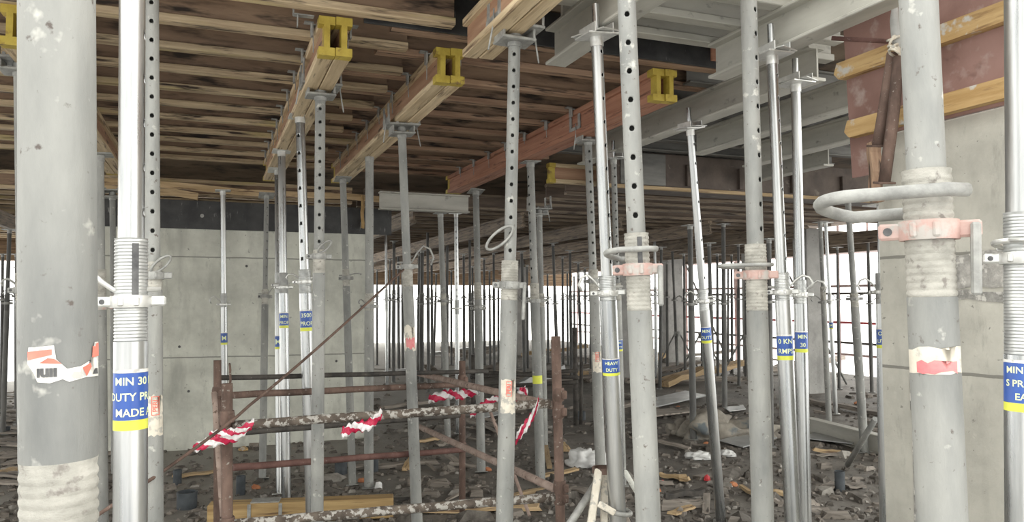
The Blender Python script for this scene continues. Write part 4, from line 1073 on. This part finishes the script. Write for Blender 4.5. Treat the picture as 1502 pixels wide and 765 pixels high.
wtube('rusty_tube', 'longer rusty tube with end plate hanging on the plywood formwork', [at(1319, 84, 3.36), at(1309, 180, 3.36), at(1297, 268, 3.36)], .025, M_RUST)
o = plank_line(at(1283, 297, 3.62), at(1279, 210, 3.62), .05, .04, 'upright timber board under the plywood at the end of the right wall', M_JRED, name='timber_board', up=Vector((0, -1, 0)), cat='board')
o = empty('wire_tie', Matrix.Translation(at(1311, 70, 3.38))); tag(o, 'rag and wire tangle tying the rusty tubes to the plywood', 'tie')
mb = MB()
for i in range(5):
    a0 = R.uniform(0, 3); mb.poly([(.04 * math.cos(a0 + q), -.03 + .03 * math.sin(a0 + q * 1.3), -.04 + .02 * i + .02 * math.sin(q + i)) for q in [k * .6 for k in range(11)]], .006, 6)
mb.build('wire', M_CREAM, o)
mb = MB(); mb.poly([(0, -.02, -.02), (.005, -.03, .05), (-.004, -.02, .12), (.01, 0, .2)], [.012, .03, .02, .012], 8); mb.build('rag', M_CLOTH, o)
mb = MB(); p = at(1220, 56, 3.6); q = at(1330, 62, 3.45); mb.poly([Vector((0, 0, 0)), q - p], .011, 8); o = mb.build('rusty_bar', M_RUSTR, loc=p); tag(o, 'thin rusty bar sticking out sideways from the plywood formwork', 'bar')

# ================================================================== SCAFFOLD OUTSIDE THE RIGHT FACADE
root = empty('tube_scaffold', Matrix.Translation(st(16, 13.6, 0)) @ Matrix.Rotation(A1, 4, 'Z')); tag(root, 'tube scaffold with red rail outside the daylit right side', 'scaffold')
for i in range(16):
    x = -7 + i * 1.25
    for y in (0, .9):
        if y and i % 2: continue
        mb = MB(); mb.tube((x, -y, -1.5), (x, -y, 4.2), .026, n=8); mb.build('standard', M_BROWNTUBE, root)
for z, m, lab in ((.35, M_BROWNTUBE, None), (.62, M_DARKTUBE, None), (1.08, M_REDTUBE, 'red guard rail'), (1.75, M_DARKTUBE, None), (1.92, M_BROWNTUBE, None)):
    mb = MB(); mb.tube((-8, -.03, z), (12.5, -.03, z + .02), .028, n=8); o = mb.build('ledger', m, root)
    if lab: o['label'] = lab
mb = MB(); mb.box((2, -.5, 2.75), (20, .8, .05)); mb.build('walk_board', M_BROWNTUBE, root)
for i in range(4):
    x = -6.5 + i * 4.2; mb = MB(); mb.tube((x, .05, -.4), (x + 2.6, .05, 3.2), .024, n=8); mb.build('brace', M_DARKTUBE, root)
# ================================================================== DEBRIS
def crumple(name, p, sx, sy, sz, m, label, cat, seed=0, sub=4, amp=.45, sharp=2.2, group=None):
    bm = bmesh.new(); bmesh.ops.create_icosphere(bm, subdivisions=sub, radius=1)
    off = Vector((seed * 3.7, seed * 1.3, seed))
    for v in bm.verts:
        d = v.co.copy(); f = 1 + amp * (noise.noise(d * sharp + off)) + amp * .6 * abs(noise.noise(d * sharp * 2.3 + off)) - amp * .15
        q = Vector((d.x * f * sx, d.y * f * sy, d.z * f * sz)); q.z = max(q.z, -.25 * sz) + .22 * sz; v.co = q
    me = bpy.data.meshes.new(name); bm.to_mesh(me); bm.free(); me.materials.append(m)
    for pl in me.polygons: pl.use_smooth = sub > 3
    o = bpy.data.objects.new(name, me); COL.objects.link(o); o.location = p; tag(o, label, cat, group); return o
crumple('plastic_bag', gnd(856, 682), .15, .11, .13, M_WHITEBAG, 'crumpled white plastic bag right of the rusty barrier post', 'bag', 1)
crumple('plastic_bag', gnd(884, 690), .05, .05, .14, M_WHITEBAG, 'white plastic end of a bag peeping beside the perforated prop', 'bag', 7)
crumple('plastic_bag', gnd(1027, 672), .14, .07, .055, M_WHITEBAG, 'flattened pale plastic bag left of the leaning zinc prop foot', 'bag', 2)
crumple('plastic_bag', gnd(1066, 668), .09, .06, .05, M_WHITEBAG, 'small white plastic scrap right of the leaning zinc prop', 'bag', 3)
crumple('tarp_heap', gnd(1040, 640), .34, .3, .25, M_TARP, 'heap of dusty beige tarp behind the leaning zinc prop', 'tarp', 4)
crumple('tarp_heap', gnd(1096, 640), .40, .25, .15, M_TARP, 'low fold of dusty tarp beside the pink collared prop', 'tarp', 5)
crumple('plastic_sack', gnd(1002, 636), .18, .14, .14, M_TARP, 'small beige sack lying before the tarp heap', 'sack', 6)
crumple('plastic_cup', gnd(555, 716), .032, .032, .05, M_WHITEBAG, 'white plastic lump on the timber balk end', 'cup', 8, 3, .2)
crumple('yellow_sack', gnd(357, 660), .05, .04, .035, M_BATTEN, 'small yellow lump on the floor by the left wall', 'lump', 9, 3, .3)
crumple('red_packet', gnd(1037, 704), .028, .025, .04, M_REDP, 'red packet beside the leaning zinc prop foot', 'packet', 10, 3, .3)
crumple('red_packet', gnd(972, 709), .02, .02, .025, M_REDP, 'small red scrap right of the pink collared prop', 'packet', 11, 3, .3)
for i, (px, py, lb) in enumerate(((1075, 712, 'orange brick piece right of the leaning zinc prop foot'), (1036, 652, 'orange brick piece between bag and tarp'), (375, 716, 'orange brick piece behind the left barrier post'),
                                  (531, 706, 'orange brick piece before the left wall end'), (1256, 592, 'orange brick piece in the daylit opening'), (985, 604, 'orange brick piece by the far pale sheet'),
                                  (995, 598, 'second orange brick piece by the far pale sheet'), (715, 690, 'orange brick piece under the side rail'), (964, 722, 'orange brick chip by the pink collared prop'))):
    crumple('brick_piece', gnd(px, py), .04, .03, .03, M_BRICK, lb, 'brick', 20 + i, 2, .3, group='broken brick pieces')
# plastic pipe stubs
def stub(px, py, wpx, hpx, label):
    p = gnd(px, py); r = wpx / 2 * p.y / F; h = hpx * p.y / F
    mb = MB(); mb.lathe([(r, -.02), (r, h), (r * .88, h), (r * .88, .01), (0.001, .01)], 24); mb.lathe([(r, h - .02), (r * 1.03, h - .02), (r * 1.03, h), (r, h)], 24)
    o = mb.build('pipe_stub', M_PVC, loc=p); tag(o, label, 'pipe', 'plastic pipe stubs standing in the floor')
stub(274, 743, 28, 22, 'widest dark plastic pipe stub left of the barrier')
stub(260, 709, 12, 20, 'narrow dark plastic pipe stub behind the widest one')
stub(353, 724, 13, 26, 'dark plastic pipe stub between barrier post and timber balk')
stub(500, 694, 18, 18, 'dark plastic pipe stub behind the shiny prop pair')
stub(550, 690, 10, 20, 'dark plastic pipe stub behind the sturdy grey prop')
stub(1232, 718, 14, 27, 'dark plastic pipe stub before the right opening')
stub(11, 635, 7, 10, 'small dark plastic pipe stub at the far left edge')
stub(853, 615, 12, 12, 'dark stub beyond the white bag')
# timber balk in the barrier
p = gnd(303, 772); q = gnd(577, 760)
o = empty('timber_balk', frame(p, z=(0, 0, 1), x=(q - p))); tag(o, 'squared golden timber balk lying inside the barrier', 'timber')
Lb = (q - p).length
mb = MB(); mb.box((Lb / 2, .07, .075), (Lb, .14, .145), bev=.006); mb.build('balk', mat('golden timber', (.30, .19, .08), (.50, .35, .16), 4, .7, 0, .3, (.4, 6, 6), speck=(.14, .08, .04), sscale=4, sthr=.62, sstretch=(.5, 6, 6)), o)
mb = MB(); mb.box((Lb * .30, .07, .152), (.20, .13, .008), bev=.002)
for x in (.22, .385): mb.box((Lb * x, -.004, .075), (.025, .008, .14), bev=.002)
mb.build('steel_bracket', M_CAST, o)
# lying steel beam and sheets on the right
a = gnd(1186, 636); b = gnd(1330, 676)
o = h20_mesh((b - a).length, 'steel_beam', [M_GREY, M_GREY], **GB); tag(o, 'long grey steel beam lying on the floor before the right opening', 'beam'); o.matrix_world = frame(a, z=(0, 0, 1), x=(b - a))
def sheet(pts, th, label, m=M_SHEET, name='metal_sheet', cat='sheet'):
    P = [gnd(*q) for q in pts]; c_ = sum(P, Vector()) / len(P); mb = MB()
    mb.prism([((p - c_).x, (p - c_).y) for p in P], 0, th); o = mb.build(name, m, loc=c_ + Vector((0, 0, .035))); o.rotation_euler = (R.uniform(-.02, .02), R.uniform(-.02, .02), 0); tag(o, label, cat)
sheet([(1180, 648), (1195, 637), (1262, 648), (1250, 656)], .012, 'pale metal sheet lying in front of the long beam')
sheet([(940, 608), (1010, 600), (1020, 607), (950, 618)], .02, 'pale board lying on rubble far behind the pink collared prop', M_PLANKG, 'board', 'board')
sheet([(950, 590), (1005, 578), (1036, 584), (960, 600)], .02, 'long pale sheet lying far back beside the concrete column')
sheet([(1055, 650), (1102, 640), (1140, 648), (1090, 660)], .012, 'pale metal sheet in front of the tarp')
sheet([(1060, 601), (1090, 597), (1094, 604), (1070, 608)], .012, 'small bright sheet behind the tarp heap')
sheet([(690, 610), (730, 604), (735, 612), (700, 618)], .012, 'bright sheet glimpsed behind the barrier tape')
mb = MB(); a = at(1243, 683, gnd(1243, 683).y); b = at(1284, 614, 7.0); mb.tube(Vector((0, 0, .01)), b - a, .026, n=10); o = mb.build('steel_tube', M_OLDD, loc=a); tag(o, 'short steel tube leaning on the long floor beam by the right wall', 'tube')
# dark far tripod-like braces near the column
def braced(px, py, s, label):
    p = gnd(px, py); e = empty('prop_tripod', Matrix.Translation(p)); tag(e, label, 'tripod', 'prop tripods deep in the building')
    for a in (0.3, 2.4, 4.5):
        mb = MB(); mb.tube((.06 * math.cos(a), .06 * math.sin(a), .85), (.55 * math.cos(a), .55 * math.sin(a), .02), .018, n=8); mb.build('leg', M_OLDD, e)
    mb = MB(); mb.lathe([(.05, .80), (.075, .80), (.075, .9), (.05, .9)], 12); mb.build('collar', M_OLDD, e)
braced(994, 545, 1, 'tripod at the far leaning prop by the pale column'); braced(1030, 552, 1, 'tripod at a far prop right of the pale column'); braced(1206, 566, 1, 'tripod at the far prop left of the opening'); braced(1094, 556, 1, 'tripod behind the second pink collared prop')
# planks
PL = [((620, 752), (790, 747), .12, .03, M_PLANK, 'tan plank lying under the bottom rail at the middle'), ((700, 745), (822, 716), .05, .03, M_PLANK, 'narrow tan plank with broken end beside the right barrier post'),
      ((0, 697), (40, 690), .16, .03, M_PLANK, 'tan plank at the left edge behind the thick prop'), ((255, 702), (318, 694), .07, .02, M_PLANK, 'tan batten left of the barrier posts'),
      ((968, 700), (1010, 706), .05, .03, M_PLANK, 'short tan stick between the pink collared props'), ((965, 744), (1035, 742), .14, .03, M_PLANKG, 'grey plank at the foot of the leaning zinc prop'),
      ((975, 732), (1030, 726), .06, .04, M_DARKTUBE, 'black batten behind the grey plank'), ((800, 655), (806, 690), .05, .03, M_PLANK, 'pale stick leaning by the yellow banded prop'),
      ((1205, 722), (1226, 712), .10, .02, M_PLANKG, 'pale board scrap left of the right pipe stub'), ((1240, 716), (1268, 714), .12, .02, M_PLANKG, 'pale board scrap right of the right pipe stub'),
      ((1180, 590), (1300, 612), .10, .06, M_PLANKG, 'grey timber lying across the daylit opening'), ((690, 583), (760, 600), .12, .05, M_PLANKG, 'grey timber behind the barrier, upper one'),
      ((690, 620), (740, 636), .12, .05, M_PLANKG, 'grey timber behind the barrier, lower one'), ((840, 720), (905, 742), .10, .03, M_PLANKG, 'grey plank between barrier post and tripod'),
      ((480, 745), (600, 735), .05, .02, M_DARKTUBE, 'dark rod lying on the timber balk'), ((520, 690), (640, 680), .10, .03, M_PLANKG, 'grey plank in front of the left wall end'),
      ((900, 600), (960, 590), .12, .05, M_PLANKG, 'far grey plank behind the perforated pink collared prop'), ((860, 560), (930, 548), .14, .05, M_PLANKG, 'farthest grey plank before the pale column'),
      ((740, 545), (800, 552), .14, .05, M_PLANKG, 'far grey plank near the dark barrier'), ((560, 600), (640, 590), .10, .04, M_PLANKG, 'grey plank right of the left wall')]
for a, b, wd, th, m, lb in PL:
    pa, pb = gnd(*a), gnd(*b); pa.z = pb.z = .012; plank_line(pa, pb, wd, th, lb, m, group='planks lying on the floor', split=True)
for i in range(16):
    y = 575 + i * 9 + R.uniform(-3, 3); x0 = R.uniform(-20, 8); pa = gnd(x0, y); pb = gnd(x0 + R.uniform(25, 170), y + R.uniform(-7, 7)); pa.z = pb.z = .012 + .003 * (i % 3)
    plank_line(pa, pb, R.uniform(.06, .16), .022, f'grey plank on the left floor, {ordw(i + 1)} counted from the back', M_PLANKG, group='grey planks on the left floor', split=True)
# stacked and strewn boards far back, between the dark props
for i in range(34):
    px = R.uniform(560, 1180); py = R.uniform(498, 575); p = gnd(px, py); a = A2 + R.uniform(-.5, .5) + (1.57 if R.random() < .25 else 0); L = R.uniform(.8, 2.6)
    if p.y > 27: continue
    p.z = .02; q = p + Vector((math.cos(a), math.sin(a), 0)) * L; q.z = .02 + R.uniform(0, .25)
    plank_line(p, q, R.uniform(.12, .3), R.uniform(.04, .12), 'pale board strewn on the floor deep between the far dark props', R.choice([M_PLANKG, M_SHEET, M_PLANKG, M_PLANK]), group='boards strewn deep in the building', name='board', cat='board')
# scattered offcuts, each one its own
for i in range(46):
    px = R.uniform(560, 1290); py = R.uniform(600, 760); p = gnd(px, py)
    a = R.uniform(0, 3.1); L = R.uniform(.10, .5); d = Vector((math.cos(a), math.sin(a), 0)) * L
    p.z = .01; plank_line(p, p + d + Vector((0, 0, R.uniform(0, .03))), R.uniform(.03, .09), R.uniform(.012, .03), 'small wood offcut lying loose on the dark dirt floor', R.choice([M_PLANKG, M_PLANKG, M_PLANKG, M_PLANK]), name='wood_offcut', group='wood offcuts on the floor', split=True, cat='offcut')
# rubble: uncountable
mb = MB()
for i in range(5200):
    u = R.random()
    px = R.uniform(-30, 1310); py = 480 + 310 * R.random() ** .8
    p = gnd(px, py)
    s_, t_ = st_of(p)
    if (WL_S - .02 < s_ < WL_S + .35 and WL_T0 < t_ < WL_T1) or s_ > 17.8 or t_ > 12.8: continue
    if p.y > 12 and R.random() < .5: continue
    z = R.uniform(.006, .026) * (1 + (R.random() < .06) * 2.0) * (1 if p.y < 9 else 1.5)
    a = R.uniform(0, 6.28); e = R.uniform(.6, 2.6)
    Rm = Matrix.Rotation(a, 3, 'Z') @ Matrix.Rotation(R.uniform(-.4, .4), 3, 'X')
    vs = []
    for sx, sy, sz in ((-1, -1, -1), (1, -1, -1), (1, 1, -1), (-1, 1, -1), (-.7, -.7, .8), (.8, -.6, .6), (.6, .8, 1), (-.8, .7, .5)):
        vs.append(p + Rm @ Vector((sx * z * e * R.uniform(.7, 1.2), sy * z * R.uniform(.7, 1.2), sz * z * .6)) + Vector((0, 0, z * .2)))
    mb.add(vs, [(0, 3, 2, 1), (4, 5, 6, 7), (0, 1, 5, 4), (1, 2, 6, 5), (2, 3, 7, 6), (3, 0, 4, 7)], R.choice((0, 0, 0, 0, 0, 0, 1, 1, 1, 2)))
o = mb.build('rubble', [M_RUBBLE, M_PLANKG, mat('pale rubble', (.20, .185, .165), (.36, .34, .31), 14, .9)]); tag(o, 'loose rubble and chips scattered over the dirt floor', 'rubble', kind='stuff')

# ================================================================== LIGHT, CAMERA
w = bpy.data.worlds.new('overcast sky'); SC.world = w; w.use_nodes = True
nt = w.node_tree; bg = nt.nodes['Background']
tc = nt.nodes.new('ShaderNodeTexCoord'); sp = nt.nodes.new('ShaderNodeSeparateXYZ'); nt.links.new(tc.outputs['Generated'], sp.inputs[0])
rp = nt.nodes.new('ShaderNodeValToRGB'); rp.color_ramp.elements[0].position = .40; rp.color_ramp.elements[0].color = (.92, .91, .90, 1)
rp.color_ramp.elements[1].position = .52; rp.color_ramp.elements[1].color = (1.0, 1.0, .97, 1)
mr = nt.nodes.new('ShaderNodeMapRange'); mr.inputs[1].default_value = -1; mr.inputs[2].default_value = 1
nt.links.new(sp.outputs[2], mr.inputs[0]); nt.links.new(mr.outputs[0], rp.inputs[0]); cn = nt.nodes.new('ShaderNodeTexNoise'); cn.inputs['Scale'].default_value = 1.6; cn.inputs['Detail'].default_value = 3
nt.links.new(tc.outputs['Generated'], cn.inputs['Vector'])
cr = nt.nodes.new('ShaderNodeValToRGB'); cr.color_ramp.elements[0].position = .36; cr.color_ramp.elements[0].color = (.66, .67, .67, 1)
cr.color_ramp.elements[1].position = .62; cr.color_ramp.elements[1].color = (1.15, 1.14, 1.10, 1); nt.links.new(cn.outputs['Fac'], cr.inputs[0])
mm = nt.nodes.new('ShaderNodeMixRGB'); mm.blend_type = 'MULTIPLY'; mm.inputs[0].default_value = 1
nt.links.new(rp.outputs[0], mm.inputs[1]); nt.links.new(cr.outputs[0], mm.inputs[2]); # sky brightening ahead, added to lift the light inside
ga = nt.nodes.new('ShaderNodeMapRange'); ga.inputs[1].default_value = -.6; ga.inputs[2].default_value = .8; ga.inputs[3].default_value = .92; ga.inputs[4].default_value = 1.5
nt.links.new(sp.outputs[1], ga.inputs[0])
nt.links.new(mm.outputs[0], bg.inputs[0]); nt.links.new(ga.outputs[0], bg.inputs[1])
bg.inputs[1].default_value = 1.0
cam = bpy.data.cameras.new('camera'); co = bpy.data.objects.new('camera', cam); COL.objects.link(co)
cam.sensor_fit = 'HORIZONTAL'; cam.sensor_width = 36; cam.lens = F / W * 36; cam.clip_start = .05; cam.clip_end = 300
co.location = CAM; co.rotation_euler = (math.pi / 2 + PITCH, 0, 0); SC.camera = co
SC.view_settings.view_transform = 'Standard'; SC.view_settings.look = 'None'; SC.view_settings.gamma = 1.0
SC.view_settings.use_curve_mapping = False
SC.view_settings.exposure = 1.66
try:
    SC.cycles.use_denoising = True; SC.cycles.max_bounces = 8; SC.cycles.diffuse_bounces = 6
except Exception: pass
